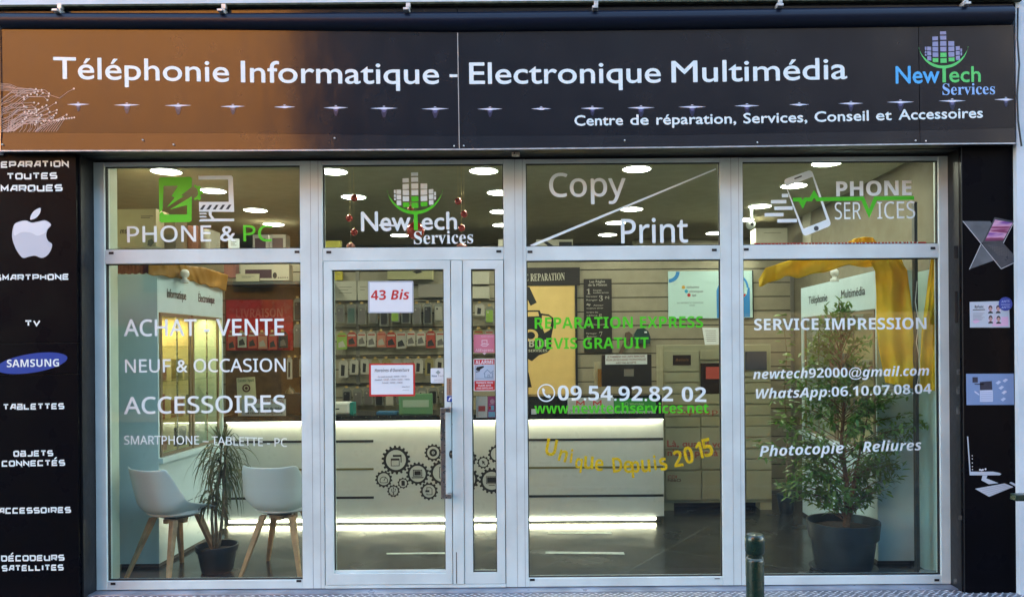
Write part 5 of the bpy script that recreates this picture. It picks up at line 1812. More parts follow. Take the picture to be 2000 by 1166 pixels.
def side_case(name, label, X, y0, y1, sgn, width, words, zt3):
    """tall case standing along the side wall; its open face looks across the shop. sgn = +1 face towards +X"""
    t = thing(name, label, 'display case', (X - sgn * width / 2, (y0 + y1) / 2, 0))
    xo = X - sgn * width
    lo, hi = min(X, xo), max(X, xo)
    L = y1 - y0
    T = .02
    # shell
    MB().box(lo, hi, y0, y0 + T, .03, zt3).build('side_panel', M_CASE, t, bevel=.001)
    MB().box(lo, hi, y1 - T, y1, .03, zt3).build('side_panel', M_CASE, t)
    bx = (xo, xo + sgn * T)
    MB().box(min(bx), max(bx), y0 + T, y1 - T, .03, zt3).build('back_panel', M_CASEIN, t)
    inn = (xo + sgn * (T + .001), X - sgn * .001)
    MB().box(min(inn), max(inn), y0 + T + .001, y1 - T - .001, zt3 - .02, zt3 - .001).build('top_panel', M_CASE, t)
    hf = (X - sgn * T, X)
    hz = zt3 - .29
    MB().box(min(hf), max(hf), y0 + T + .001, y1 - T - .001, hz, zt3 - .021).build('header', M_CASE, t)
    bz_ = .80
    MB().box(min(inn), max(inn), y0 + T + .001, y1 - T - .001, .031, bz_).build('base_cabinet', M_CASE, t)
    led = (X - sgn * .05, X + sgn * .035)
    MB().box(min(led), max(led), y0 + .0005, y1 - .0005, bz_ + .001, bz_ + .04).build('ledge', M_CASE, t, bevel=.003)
    MB().box(min(inn), max(inn) - .01, y0 + T, y1 - T, 0.0, .029).build('plinth', M_BLACKINK, t)
    # drawer joint and knob
    n = 2
    for i in range(n):
        a = y0 + T + .03 + (L - .1) * i / n
        c = a + (L - .1) / n - .03
        fr = MB()
        w = .025
        g0, g1 = (X - sgn * .018, X - sgn * .002)
        gx0, gx1 = min(g0, g1), max(g0, g1)
        za, zb = bz_ + .043, hz - .003
        fr.box(gx0, gx1, a, c, zb - w, zb).box(gx0, gx1, a, c, za, za + w).box(gx0, gx1, a, a + w, za + w, zb - w).box(gx0, gx1, c - w, c, za + w, zb - w)
        fr.build('door_frame', M_AMB, t)
        MB().box((gx0 + gx1) / 2 - .002, (gx0 + gx1) / 2 + .002, a + w, c - w, za + w, zb - w).build('glass_door', M_CASEGLASS, t)
        MB().box(X - sgn * .001 - .004, X - sgn * .001 + .006, (a + c) / 2 - .004, (a + c) / 2 + .004, za + w, zb - w).build('door_bar', M_ALU2, t)
        for zz in (1.12, 1.42, 1.70):
            q0, q1 = xo + sgn * .025, X - sgn * .04
            MB().box(min(q0, q1), max(q0, q1), a, c, zz, zz + .008).build('shelf', M_CASEGLASS, t)
        kx = X + sgn * .001
        MB().ball((kx, (a + c) / 2, .55), .008, 6).build('knob', M_ALU2, t, smooth=True)
        MB().box(min(kx, kx + sgn * .002), max(kx, kx + sgn * .002), a, c, .42, .424).build('drawer_joint', M_BLACKINK, t)
        # word on the header
        vs, fs = glyphs(words[i], 'r')
        x0, x1 = min(x for x, y in vs), max(x for x, y in vs)
        wl = (c - a) * .62
        yc = (a + c) / 2
        out = []
        for x, y in vs:
            s_ = (x - x0) / (x1 - x0) - .5
            out.append((X + sgn * .0015, yc + sgn * s_ * wl, hz + .12 + y / capof('r') * .07))
        ff = fs if sgn > 0 else fs
        MB().add(out, ff).add([(x + sgn * .0004, y + .004, z) for x, y, z in out], ff).build('lettering', M_BLACKINK, t)
    # goods glowing inside
    return t, inn, bz_, hz


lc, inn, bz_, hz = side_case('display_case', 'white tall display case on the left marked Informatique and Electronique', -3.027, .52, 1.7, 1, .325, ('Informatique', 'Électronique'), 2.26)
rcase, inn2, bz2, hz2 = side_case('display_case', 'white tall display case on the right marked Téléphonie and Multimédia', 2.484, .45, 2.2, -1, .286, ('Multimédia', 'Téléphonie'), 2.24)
# goods behind the glass doors
for i, (y, z, h_, w_, ci) in enumerate([(.62, 1.43, .16, .12, 8), (.86, 1.43, .12, .14, 9), (1.15, 1.43, .17, .12, 8), (1.38, 1.43, .12, .12, 4), (.62, 1.13, .12, .14, 9), (.85, 1.13, .18, .10, 7), (1.15, 1.13, .12, .15, 9), (1.4, 1.13, .15, .1, 1), (.64, .85, .15, .14, 5), (.88, .85, .1, .1, 9), (1.2, .85, .16, .15, 5), (1.42, .85, .1, .1, 4)]):
    o = MB().box(-3.24, -3.20, y + .07 - w_ / 2, y + .07 + w_ / 2, z, z + h_).build('boxed_gadget', GM[ci], bevel=.002)
    tag(o, '%s boxed gadget, %s along the %s shelf of the left case' % (COLN[ci], ORD[i % 4], ('top', 'middle', 'bottom')[i // 4]), 'boxed gadget', 'boxed gadgets in the left case')
for i, (y, z, h_, w_, ci) in enumerate([(.62, 1.43, .16, .16, 1), (1.0, 1.43, .12, .14, 4), (1.5, 1.43, .17, .12, 3), (1.8, 1.43, .12, .12, 9), (.62, 1.13, .12, .14, 4), (1.05, 1.13, .18, .10, 5), (1.5, 1.13, .12, .15, 1), (1.85, 1.13, .15, .1, 3)]):
    o = MB().box(2.66, 2.70, y + .09 - w_ / 2, y + .09 + w_ / 2, z, z + h_).build('boxed_gadget', GM[ci], bevel=.002)
    tag(o, '%s boxed gadget, %s along the %s shelf of the right case' % (COLN[ci], ORD[i % 4], ('top', 'middle')[i // 4]), 'boxed gadget', 'boxed gadgets in the right case')
# warm lamp strips inside the left case (lit in the photo)
for (x, y0, y1, z, e) in ((-3.19, .6, 1.64, hz + .05, 1.0),):
    la = bpy.data.lights.new('case_lamp', 'AREA')
    la.shape = 'RECTANGLE'
    la.size, la.size_y = y1 - y0, .05
    la.energy = e
    la.color = (1, .72, .28)
    lo = bpy.data.objects.new('case_lamp', la)
    COL.objects.link(lo)
    lo.parent = lc
    lo.location = Vector((x, (y0 + y1) / 2, z - .06)) - lc.location
    lo.rotation_euler = (0, 0, R(90))

aq = MB().box(2.775, 2.825, .055, .44, .001, 2.22)
tag(aq.build('aqua_side_panel', mat('pale aqua lacquer', (0.42, 0.58, 0.56), .4)), 'pale aqua upright panel at the far right edge of the right window', 'panel')
# dark steel post and cable at the right
cp_ = MB().box(W(1787, 600, .14).x, W(1793, 600, .14).x, .13, .17, .0, 2.7)
o = tag(cp_.build('steel_post', mat('dark steel post', (0.03, 0.035, 0.035), 0.4)), 'slim dark upright post between the right case and the right wall', 'post')
cb = MB().tube([W(x, y, .12) for x, y in [(1793, 560), (1789, 600), (1795, 640), (1790, 680), (1797, 720), (1791, 760)]], .003, 6)
tag(cb.build('cable', mat('white cable', (0.6, 0.6, 0.55), 0.5), smooth=True), 'thin white cable twisting down the slim dark post', 'cable')
rl = MB().hexa([(W(1790, 1115, .12).x, .12, 0), (XR - .001, .07, 0), (XR - .001, .11, 0), (W(1790, 1115, .12).x, .17, 0), (W(1790, 1115, .12).x, .12, .05), (XR - .001, .07, .05), (XR - .001, .11, .05), (W(1790, 1115, .12).x, .17, .05)])
tag(rl.build('floor_rail', mat('grey skirting', (0.25, 0.30, 0.30), 0.4)), 'low grey rail at the foot of the slim dark post', 'rail')


# knobs on the case tops (white dome cameras)
def dome(px, py, y, lb):
    p = W(px, py, y)
    t = thing('dome_camera', lb, 'camera', (p.x, y, p.z - .06))
    MB().lathe([(.036, -.075), (.036, -.055), (.02, -.045), (.018, -.03)], (p.x, y, p.z), 20).build('base', M_WHITE, t, smooth=True)
    MB().ball((p.x, y, p.z), .036, 12).build('dome', mat('white glossy plastic', (0.72, 0.72, 0.68), 0.25), t, smooth=True)
    return t


dome(363, 524, .8, 'white ball camera standing on the left display case')
dome(1632, 541, 1.1, 'white ball camera standing on the right display case')
q = W(1471, 445, 2.5)
t = thing('wall_camera', 'small white security camera hanging at the left of the rightmost transom pane', 'camera', (q.x, 2.5, q.z))
MB().lathe([(.02, -.03), (.04, -.02), (.048, .03), (.02, .05)], (q.x, 2.5, q.z), 18, 'y').build('housing', MATS['white melamine'], t, smooth=True)
MB().disc(q.x, q.z, .018, 2.469, 12).build('lens', M_BLACKINK, t)
MB().box(q.x - .012, q.x + .012, 2.48, 2.52, q.z + .045, ZC - .001).build('arm', MATS['white melamine'], t)


# ================================================================== yellow drapes
def drape(name, label, poly, Y, m, folds=5, amp=.03, dirv='v', seed=1, nu=44, nv=44, th=.003):
    """cloth between a left and a right pixel border: poly = [(left x,y),(right x,y)] rows from top to bottom"""
    r_ = random.Random(seed)
    ph = [r_.uniform(0, 6.28) for _ in range(6)]
    vs = []
    n = len(poly) - 1
    for j in range(nv + 1):
        s = j / nv * n
        i = min(int(s), n - 1)
        t = s - i
        l0, r0 = poly[i]
        l1, r1 = poly[i + 1]
        lx, ly = l0[0] + (l1[0] - l0[0]) * t, l0[1] + (l1[1] - l0[1]) * t
        rx_, ry = r0[0] + (r1[0] - r0[0]) * t, r0[1] + (r1[1] - r0[1]) * t
        for k in range(nu + 1):
            u = k / nu
            x, y = lx + (rx_ - lx) * u, ly + (ry - ly) * u
            vv = j / nv
            d = amp * (math.sin(u * folds * 6.28 * .5 + ph[0] + 1.6 * math.sin(vv * 3 + ph[1])) * .6
                       + .5 * math.sin(vv * 9 + u * 4 + ph[2]) * (1 if dirv == 'h' else .55) + .25 * math.sin(u * 17 + vv * 5 + ph[3]) + .18 * math.sin(vv * 23 - u * 9 + ph[4]) + (.9 * abs(math.sin(vv * 7.5 + u * 1.2 + ph[5])) ** 3 if dirv == 'h' else 0))
            vs.append(W(x, y, Y + d))
    fs = [(j * (nu + 1) + k, (j + 1) * (nu + 1) + k, (j + 1) * (nu + 1) + k + 1, j * (nu + 1) + k + 1) for j in range(nv) for k in range(nu)]
    o = MB().add(vs, fs).build(name, m, smooth=True)
    md = o.modifiers.new('thickness', 'SOLIDIFY')
    md.thickness = th
    return tag(o, label, 'drape')


def cloth(name, col, trans=.35):
    m = mat(name, col, .6, var=.14, vscale=5, bump=.9, bscale=11)
    nt = m.node_tree
    b = nt.nodes['Principled BSDF']
    tr = nt.nodes.new('ShaderNodeBsdfTranslucent')
    tr.inputs[0].default_value = (*col, 1)
    mx = nt.nodes.new('ShaderNodeMixShader')
    mx.inputs[0].default_value = trans
    nt.links.new(b.outputs[0], mx.inputs[1])
    nt.links.new(tr.outputs[0], mx.inputs[2])
    nt.links.new(mx.outputs[0], nt.nodes['Material Output'].inputs[0])
    return m


M_YEL = cloth('golden yellow fabric', (0.90, 0.62, 0.015))
M_AMBER = cloth('amber brown fabric', (0.42, 0.22, 0.03))
drape('yellow_drape', 'long golden yellow drape hanging beside the ficus in the right window', [((1697, 508), (1752, 508)), ((1712, 540), (1774, 538)), ((1713, 590), (1780, 590)), ((1712, 650), (1786, 650)), ((1718, 700), (1790, 690)), ((1724, 735), (1794, 730)), ((1729, 757), (1794, 772))], .16, M_YEL, 3, .03, 'h', 2, 40, 90)
drape('yellow_drape', 'golden yellow drape pinched at the far right edge of the right window', [((1822, 512), (1836, 512)), ((1815, 560), (1836, 560)), ((1807, 610), (1836, 610)), ((1800, 660), (1836, 660)), ((1797, 715), (1836, 715)), ((1796, 772), (1836, 775))], .11, M_YEL, 2, .022, 'h', 5, 30, 80)
drape('yellow_swag', 'golden yellow cloth swag strung across the top of the right window', [((1484, 564), (1740, 500)), ((1481, 545), (1712, 500))][::-1], .3, M_YEL, 9, .02) if False else None


def WX(px, py, X):
    u, v = uvp(px, py)
    D = X * F / u
    return Vector((X, D - D0, EYE - v * D / F))


def swag(name, label, top, bot, Y, m, amp=.02, seed=1, th=.003, X=None):
    nu, nv = 60, 10
    r_ = random.Random(seed)
    p0 = r_.uniform(0, 6)

    def at(k, u):
        s = u * (len(k) - 1)
        i = min(int(s), len(k) - 2)
        t = s - i
        return k[i][0] + (k[i + 1][0] - k[i][0]) * t, k[i][1] + (k[i + 1][1] - k[i][1]) * t
    vs = []
    for j in range(nv + 1):
        for k in range(nu + 1):
            u, v = k / nu, j / nv
            a, c = at(top, u), at(bot, u)
            d = amp * (math.sin(u * 26 + v * 2 + p0) * .5 + math.sin(v * 6 + u * 9) * .5 + .3 * math.sin(u * 61 + p0) + .9 * abs(math.sin(u * 13 + v * 1.4 + p0)) ** 3)
            q_ = (a[0] + (c[0] - a[0]) * v, a[1] + (c[1] - a[1]) * v + 1.5 * math.sin(u * 34) * v)
            vs.append(W(*q_, Y + d) if X is None else WX(*q_, X + d))
    fs = [(j * (nu + 1) + k, (j + 1) * (nu + 1) + k, (j + 1) * (nu + 1) + k + 1, j * (nu + 1) + k + 1) for j in range(nv) for k in range(nu)]
    o = MB().add(vs, fs).build(name, m, smooth=True)
    md = o.modifiers.new('thickness', 'SOLIDIFY')
    md.thickness = th
    return tag(o, label, 'drape')


swag('yellow_swag', 'golden yellow cloth swag strung across the top of the right window',
     [(1484, 552), (1497, 530), (1530, 520), (1570, 508), (1610, 500), (1660, 498), (1715, 498), (1760, 505)],
     [(1484, 566), (1503, 560), (1535, 547), (1562, 549), (1610, 540), (1660, 527), (1710, 532), (1772, 540)], .30, M_YEL, .02, 4)
swag('yellow_swag', 'crumpled yellow cloth end above the red strip in the right transom pane', [(1655, 484), (1672, 475), (1690, 472), (1708, 474), (1716, 484)], [(1655, 489), (1672, 489), (1690, 489), (1708, 489), (1716, 489)], .32, M_YEL, .012, 9)
swag('amber_swag', 'amber brown cloth laid over the top of the left display case', [(293, 500), (330, 501), (365, 508), (400, 512), (448, 528)], [(293, 524), (340, 531), (380, 540), (410, 549), (443, 558)], .55, M_AMBER, .012, 3, X=-3.0)
swag('maroon_cloth', 'dark maroon cloth behind the top left corner of the left window', [(226, 500), (260, 500), (297, 500)], [(226, 523), (260, 523), (297, 523)], .62, mat('maroon fabric', (0.10, 0.012, 0.014), .7, var=.4), .01, 6)
# red printed strip along the right transom
rs = MB().box(W(1476, 484, .08).x, W(1812, 490, .08).x, .08, .085, W(1476, 491, .08).z, W(1476, 481, .08).z)
rs = tag(rs.build('red_banner', M_RED), 'narrow red banner with white marks along the foot of the right transom pane', 'banner')
b_ = MB()
for i in range(44):
    x = 1486 + i * 7.1 + rnd.uniform(-1, 1)
    b_.fpx([(x, 488), (x + rnd.uniform(1, 3), 482.5), (x + rnd.uniform(3, 5), 484), (x + 4, 488.5)], .0785)
b_.build('white_marks', M_PAPER, rs)

# ================================================================== boxes at the top left, high shelf
o = carton(232, 396, 308, 470, .62, .2, mat('cream carton', (0.50, 0.42, 0.25), 0.6, var=.05), 'large cream computer carton high behind the letters PHONE', 0)
text(MB(), 'msi', 'sbi', [(238, 444), (255, 444)], 10, .618).build('lettering', M_BLACKINK, o)
b_ = MB()
b_.rpx(279, 410, 303, 411.5, .618)
b_.rpx(279, 413, 297, 414.5, .618)
b_.fpx([(292, 458), (300, 455), (304, 462), (298, 470), (291, 468)], .618)
b_.build('printed_lines', MATS['dull brown ink'], o)
carton(310, 415, 346, 476, .75, .2, M_CB2, 'tan carton directly right of the large cream carton', 1)
carton(347, 430, 390, 476, .95, .2, mat('brown red carton', (0.20, 0.07, 0.04), 0.6), 'brown red carton high behind the letters NE', 1)
carton(391, 438, 413, 476, 1.0, .2, M_CB, 'narrow off white carton high left of the ampersand', 0)
carton(449, 457, 469, 478, 1.2, .02, M_PAPER, 'pale price card clipped high under the ampersand', 3, 'price card', 'price_card')
for i, x in enumerate((497, 531)):
    o = carton(x, 450, x + 30, 478, 3.2, .15, mat('grey cream carton', (0.36, 0.33, 0.28), 0.6), ('boxed speaker high under the letter P', 'boxed speaker high under the letter C')[i], 0, 'carton')
    MB().rpx(x + 4, 457, x + 25, 476, 3.198).build('picture', mat('dark plum print', (0.06, 0.025, 0.03), .5), o)
# mouse and keyboard box on a shelf
sh2 = tag(MB().box(W(441, 545, 3.1).x, W(640, 545, 3.1).x, 3.1, YW - .001, W(500, 547, 3.1).z, W(500, 541, 3.1).z).build('wall_shelf', mat('dark grey shelf', (0.06, 0.065, 0.06), .5)), 'dark grey shelf high on the wall right of the left case', 'shelf')
o = carton(472, 508, 567, 540, 3.12, .12, mat('dusky cream carton', (0.45, 0.40, 0.30), 0.6), 'wide keyboard and mouse carton on the dark grey shelf', 0)
MB().rpx(481, 518, 533, 535, 3.118).build('picture', MATS['dark plum print'], o)
b_ = MB().dpx(539, 530, 4, 3.118, 6)
for i in range(5):
    b_.dpx(546 + i * 4.4, 534.5, 1.3, 3.118, n=8)
b_.build('picture', M_BLACKINK, o)
cc = carton(463, 526, 508, 541, 3.09, .02, mat('cream card', (0, 0, 0)), 'cream price card leaning on the keyboard carton', 2, 'price card', 'price_card')
carton(440, 500, 462, 533, 3.1, .1, mat('clear pink pack', (0.30, 0.12, 0.10), .3), 'reddish clear pack at the left of the keyboard carton', 1)
# dark bay and red goods on the wall at the right of the left case
bay = tag(MB().box(W(441, 560, 3.44).x, W(630, 560, 3.44).x, 3.44, 3.46, W(500, 800, 3.44).z, W(500, 548, 3.44).z).build('dark_backboard', mat('dark amber board', (0.10, 0.05, 0.012), .6, var=.3)), 'dark amber backboard on the wall right of the left display case', 'board')
rp_ = tag(MB().box(W(443, 580, 3.40).x, W(573, 580, 3.40).x, 3.40, 3.42, W(500, 676, 3.40).z, W(500, 577, 3.40).z).build('red_display', mat('deep red glossy card', (0.36, 0.02, 0.02), .25, var=.2)), 'deep red display board right of the left display case', 'board')
text(MB(), 'LIVRAISON', 'sb', [(462, 611), (553, 611)], 17, 3.398).build('lettering', mat('faded rose ink', (0.42, 0.10, 0.08), .5), rp_)
for i in range(6):
    x = 453 + i * 20
    packet(x, 640, 672, 17, 3.34, (7, 1, 7, 9, 7, 5)[i], '%s packet, %s from the left on the deep red board' % (COLN[(7, 1, 7, 9, 7, 5)[i]], ORD[i]), 'packets on the deep red board', 1)
for i in range(3):
    packet(565 + i * 12, 690, 730, 10, 3.36, (4, 5, 4)[i], '%s narrow packet, %s from the left, low right of the left window' % (COLN[(4, 5, 4)[i]], ORD[i]), 'narrow packets low in the left window', 2)
for i, (y0, y1) in enumerate(((575, 620), (625, 672))):
    packet(583, y0, y1, 18, 3.36, (5, 3)[i], '%s packet at the right edge of the left window, %s' % (COLN[(5, 3)[i]], ('upper', 'lower')[i]), 'packets at the right edge of the left window', 0)
# pennant and ticket notice
pnn = MB().prism([(p.x, p.z) for p in (W(x, y, 1.98) for x, y in [(461, 729), (497, 727), (499, 770), (500, 808), (480, 800), (463, 806)])], 1.98, 1.985)
pnn = tag(pnn.build('sport_pennant', mat('cream silk', (0.50, 0.46, 0.28), .5)), 'cream sports pennant with a crest hanging above the ticket notice', 'pennant')
text(MB(), 'Entente Sport', 'serif', [(463, 737), (495, 736)], 6, 1.978).build('lettering', mat('bottle green ink', (0.03, 0.09, 0.03), .6), pnn)
m_ = rring(circ(480, 749, 8, 20), circ(480, 749, 5, 20), 1.978)
MB().add(m_.v, m_.f).dpx(480, 749, 3, 1.978).build('crest', mat('dark brown ink', (0.09, 0.03, 0.02), .6), pnn)
yk = YC + .02
e = onctr(470, 556, 771, yk, .01)
tn = tag(MB().box(*e).build('ticket_notice', mat('pale grey blue card', (0.36, 0.40, 0.42), .6)), 'pale grey ticket notice standing on the counter end', 'notice')
text(MB(), 'PREPARATION', 'serif', [(493, 778.5), (553, 779.5)], 7, yk - .0015).build('lettering', mat('dull red ink', (0, 0, 0)), tn)
text(text(MB(), 'La présentation du ticket', 'r', [(478, 791), (551, 792)], 5.5, yk - .0015, off=.02), 'de caisse est obligatoire', 'sb', [(478, 799.5), (550, 800.5)], 5, yk - .0015).build('lettering', M_BLACKINK, tn)
b_ = MB()
for i in range(5):
    b_.dpx(503 + i * 5, 806, 1.1, yk - .0015, n=8)
b_.build('stars', M_BLACKINK, tn)
t = thing('desk_bell', 'small dark bell on a stack of black boxes at the counter end', 'bell', (W(566, 755, 2.2).x, 2.2, W(566, 760, 2.2).z))
p = t.location.copy()
MB().lathe([(.05, 0), (.045, .02), (.03, .04), (.012, .055), (.010, .075), (0, .08)], p, 20).build('dome', mat('aged bronze', (0.10, 0.08, 0.05), .35, .7), t, smooth=True)
bx = tag(MB().box(W(553, 770, 2.15).x, W(592, 770, 2.15).x, 2.15, 2.35, zk, p.z - .001).build('stacked_case', M_BLACKINK, bevel=.006), 'black ribbed box on the counter under the small bell', 'box')

# ================================================================== parcel locker
YL = 2.44
lk_x0, lk_x1 = W(1294, 850, YL).x, W(1505, 850, YL).x
lkz = W(1400, 678, YL).z
lz0 = W(1400, 987, YL).z
lt = thing('parcel_locker', 'large olive beige parcel locker with many doors and red writing', 'parcel locker', ((lk_x0 + lk_x1) / 2, YL, 0))
M_LOCK = mat('olive beige steel', (0.35, 0.34, 0.23), .45, var=.05)
MB().box(lk_x0, lk_x1, YL + .02, YL + .52, lz0, lkz).build('cabinet', M_LOCK, lt, bevel=.004)
MB().box(lk_x0, lk_x0 + .10, YL + .02, YL + .5, 0, lz0 - .001).box(lk_x1 - .12, lk_x1, YL + .02, YL + .5, 0, lz0 - .001).build('feet', M_LOCK, lt)
MB().box(lk_x0 + .101, lk_x1 - .121, YL + .2, YL + .5, 0, lz0 - .001).build('dark_base', M_BLACKINK, lt)
vcols = [(1297, 1364.5), (1367.5, 1451), (1454, 1503)]
rows_ = {0: [(689, 729), (731, 750), (752, 772), (774, 794), (796, 816), (818, 837), (839, 880), (882.5, 921), (923.5, 980)],
         1: [(689, 707), (774, 794), (796, 816), (818, 837), (839, 880), (882.5, 921), (923.5, 980)],
         2: [(733, 741), (744, 752), (754, 773), (775, 794), (796, 816), (818, 837), (839, 858), (861, 880), (883, 901), (903, 923), (925, 981)]}
cnt = 0
for c_, (a, b) in enumerate(vcols):
    for y0, y1 in rows_[c_]:
        MB().bpx(a, y0, b, y1, YL, YL + .0195).build('locker_door', M_LOCK, lt, bevel=.002)
        cnt += 1
MB().bpx(1368.5, 713, 1404 + 44, 773, YL - .005, YL + .0195).build('screen_bezel', mat('dark brown plastic', (0.025, 0.013, 0.010), .3), lt, bevel=.004)
MB().bpx(1378, 721, 1440, 745, YL - .007, YL - .0052).build('screen', mat('red lit screen', (0.22, 0.045, 0.03), .4, emit=(.8, .12, .08), es=.02), lt)
s1 = MB().bpx(1314, 697, 1349, 717, YL - .004, YL - .0003).build('badge', MATS['dark brown plastic'], lt)
text(MB(), 'Relais', 'sbi', [(1319, 709), (1345, 709)], 5, YL - .0052).build('lettering', mat('dark amber ink', (.2, .09, .03), .5), s1)
MB().bpx(1456, 692, 1497, 729, YL - .004, YL + .0195).build('side_screen', mat('slate blue screen', (0.035, 0.05, 0.09), .3), lt)
M_RW = mat('brick print', (0.36, 0.07, 0.05), .5)
b_ = MB()
text(b_, 'AliExpress', 'r', [(1303, 811.5), (1384, 813)], 11, YL - .0015, off=.02)
text(b_, 'p', 'r', [(1389, 813), (1400, 813)], 11, YL - .0015)
text(b_, 'Là, quand vous', 'r', [(1300.5, 875), (1428, 879)], 12, YL - .0015, off=.02)
text(b_, "n'êtes pas là", 'r', [(1301, 893), (1399, 895)], 12, YL - .0015, off=.02)
text(b_, 'COI', 'r', [(1300.5, 937), (1318, 937.5)], 6, YL - .0015, off=.02)
b_.build('lettering', M_RW, lt)
text(MB(), 'NI6O', 'r', [(1300.5, 943.8), (1326, 944.3)], 6, YL - .0017, off=.02).build('lettering', mat('dark maroon ink', (0.10, 0.03, 0.02), .5), lt)

# framed picture high above the partition, far beam
o = carton(1050, 468, 1122, 488, 3.3, .03, M_CB, 'framed picture high over the partition at the foot of the white slash', 0, 'picture frame', 'picture_frame')
MB().fpx([(1063, 472), (1072, 472), (1092, 486), (1080, 486)], 3.298).rpx(1095, 473, 1120, 485, 3.298).build('picture', M_BLACKINK, o)
o = carton(976, 466, 996, 484, 3.3, .03, M_CB, 'small framed picture at the right foot of the door transom', 0, 'picture frame', 'picture_frame')
carton(638, 464, 668, 483, 2.6, .05, mat('olive yellow board', (0.42, 0.38, 0.05), .6), 'olive yellow board at the left foot of the door transom', 0, 'board', 'hanging_board')
b_ = MB().box(W(1240, 460, 5).x, XR - .01, 4.9, 5.2, W(1240, 485, 5).z - .1, W(1240, 452, 5).z)
tag(b_.build('back_bulkhead', mat('cream bulkhead', (0.5, 0.47, 0.34), .8)), 'cream bulkhead across the far back of the shop', 'bulkhead')
# furniture glimpsed in the right transom: cupboards and a sloping pipe
for i, (x0, y0, x1, y1, Y, m) in enumerate([(1586, 418, 1622, 482, 2.9, M_CB), (1666, 405, 1694, 482, 2.6, M_CB), (1480, 452, 1541, 482, 3.2, M_CB), (1625, 430, 1664, 482, 3.2, M_CB2), (1697, 430, 1750, 482, 2.3, M_CB2)]):
    carton(x0, y0, x1, y1, Y, .25, m, ('tall cream carton behind the foot of the white phone emblem', 'tall cream carton below the green letter V', 'wide cream carton low behind the speed lines',
                                       'brown carton between the two tall cream cartons', 'brown carton low behind the letters CES')[i], 1)
for i, y in enumerate((372, 442)):
    a, b = W(1750, y + 30, 1.6), W(1800, y, .6)
    tag(MB().tube([(a.x, 1.6, a.z), (b.x, .6, b.z)], .014, 8).build('wall_rail', mat('dull metal rail', (0, 0, 0))), ('upper', 'lower')[i] + ' sloping dark rail at the right end of the right transom pane', 'rail')

# ================================================================== red baubles
M_BAU = mat('red glossy bauble', (0.42, 0.035, 0.02), .16, .35, coat=.5)
M_BAU2 = mat('dusty pink bauble', (0.45, 0.16, 0.13), .35)
M_CAP = mat('gold bauble cap', (0.6, 0.45, 0.2), .3, .9)
for px, py, r, m, lb in [(696, 381, 7, M_BAU, 'red bauble, highest of the left string, under a downlight'), (686, 420.6, 7, M_BAU, 'red bauble, second of the left string'), (695, 448, 7, M_BAU, 'red bauble, third of the left string'),
                         (688, 477, 8.5, M_BAU2, 'pinkish bauble low at the left foot of the door transom'), (899, 391, 7, M_BAU, 'red bauble, highest of the right string'), (910.5, 416, 7, M_BAU, 'red bauble, second of the right string'),
                         (905, 443, 7, M_BAU, 'red bauble, third of the right string'), (815, 447, 17.5, M_BAU, 'large red bauble behind the letters Tech and Services'), (905, 486, 13, M_BAU2, 'large dusty pink bauble low under the word Services'), (806, 404, 6, M_BAU, 'small dark red bauble behind the globe emblem')]:
    Y = .55
    p = W(px, py, Y)
    rr2 = r * (Y + D0) / F
    t = thing('bauble', lb, 'bauble', p, 'red baubles on threads')
    MB().ball(p, rr2, 14).build('ball', m, t, smooth=True)
    MB().lathe([(rr2 * .24, rr2 * .95), (rr2 * .24, rr2 * 1.22)], p, 10).build('cap', M_CAP, t)
    MB().tube([(p.x, Y, p.z + rr2 * 1.2), (p.x, Y, ZC - .001)], .0007, 5).build('thread', M_CAP, t)


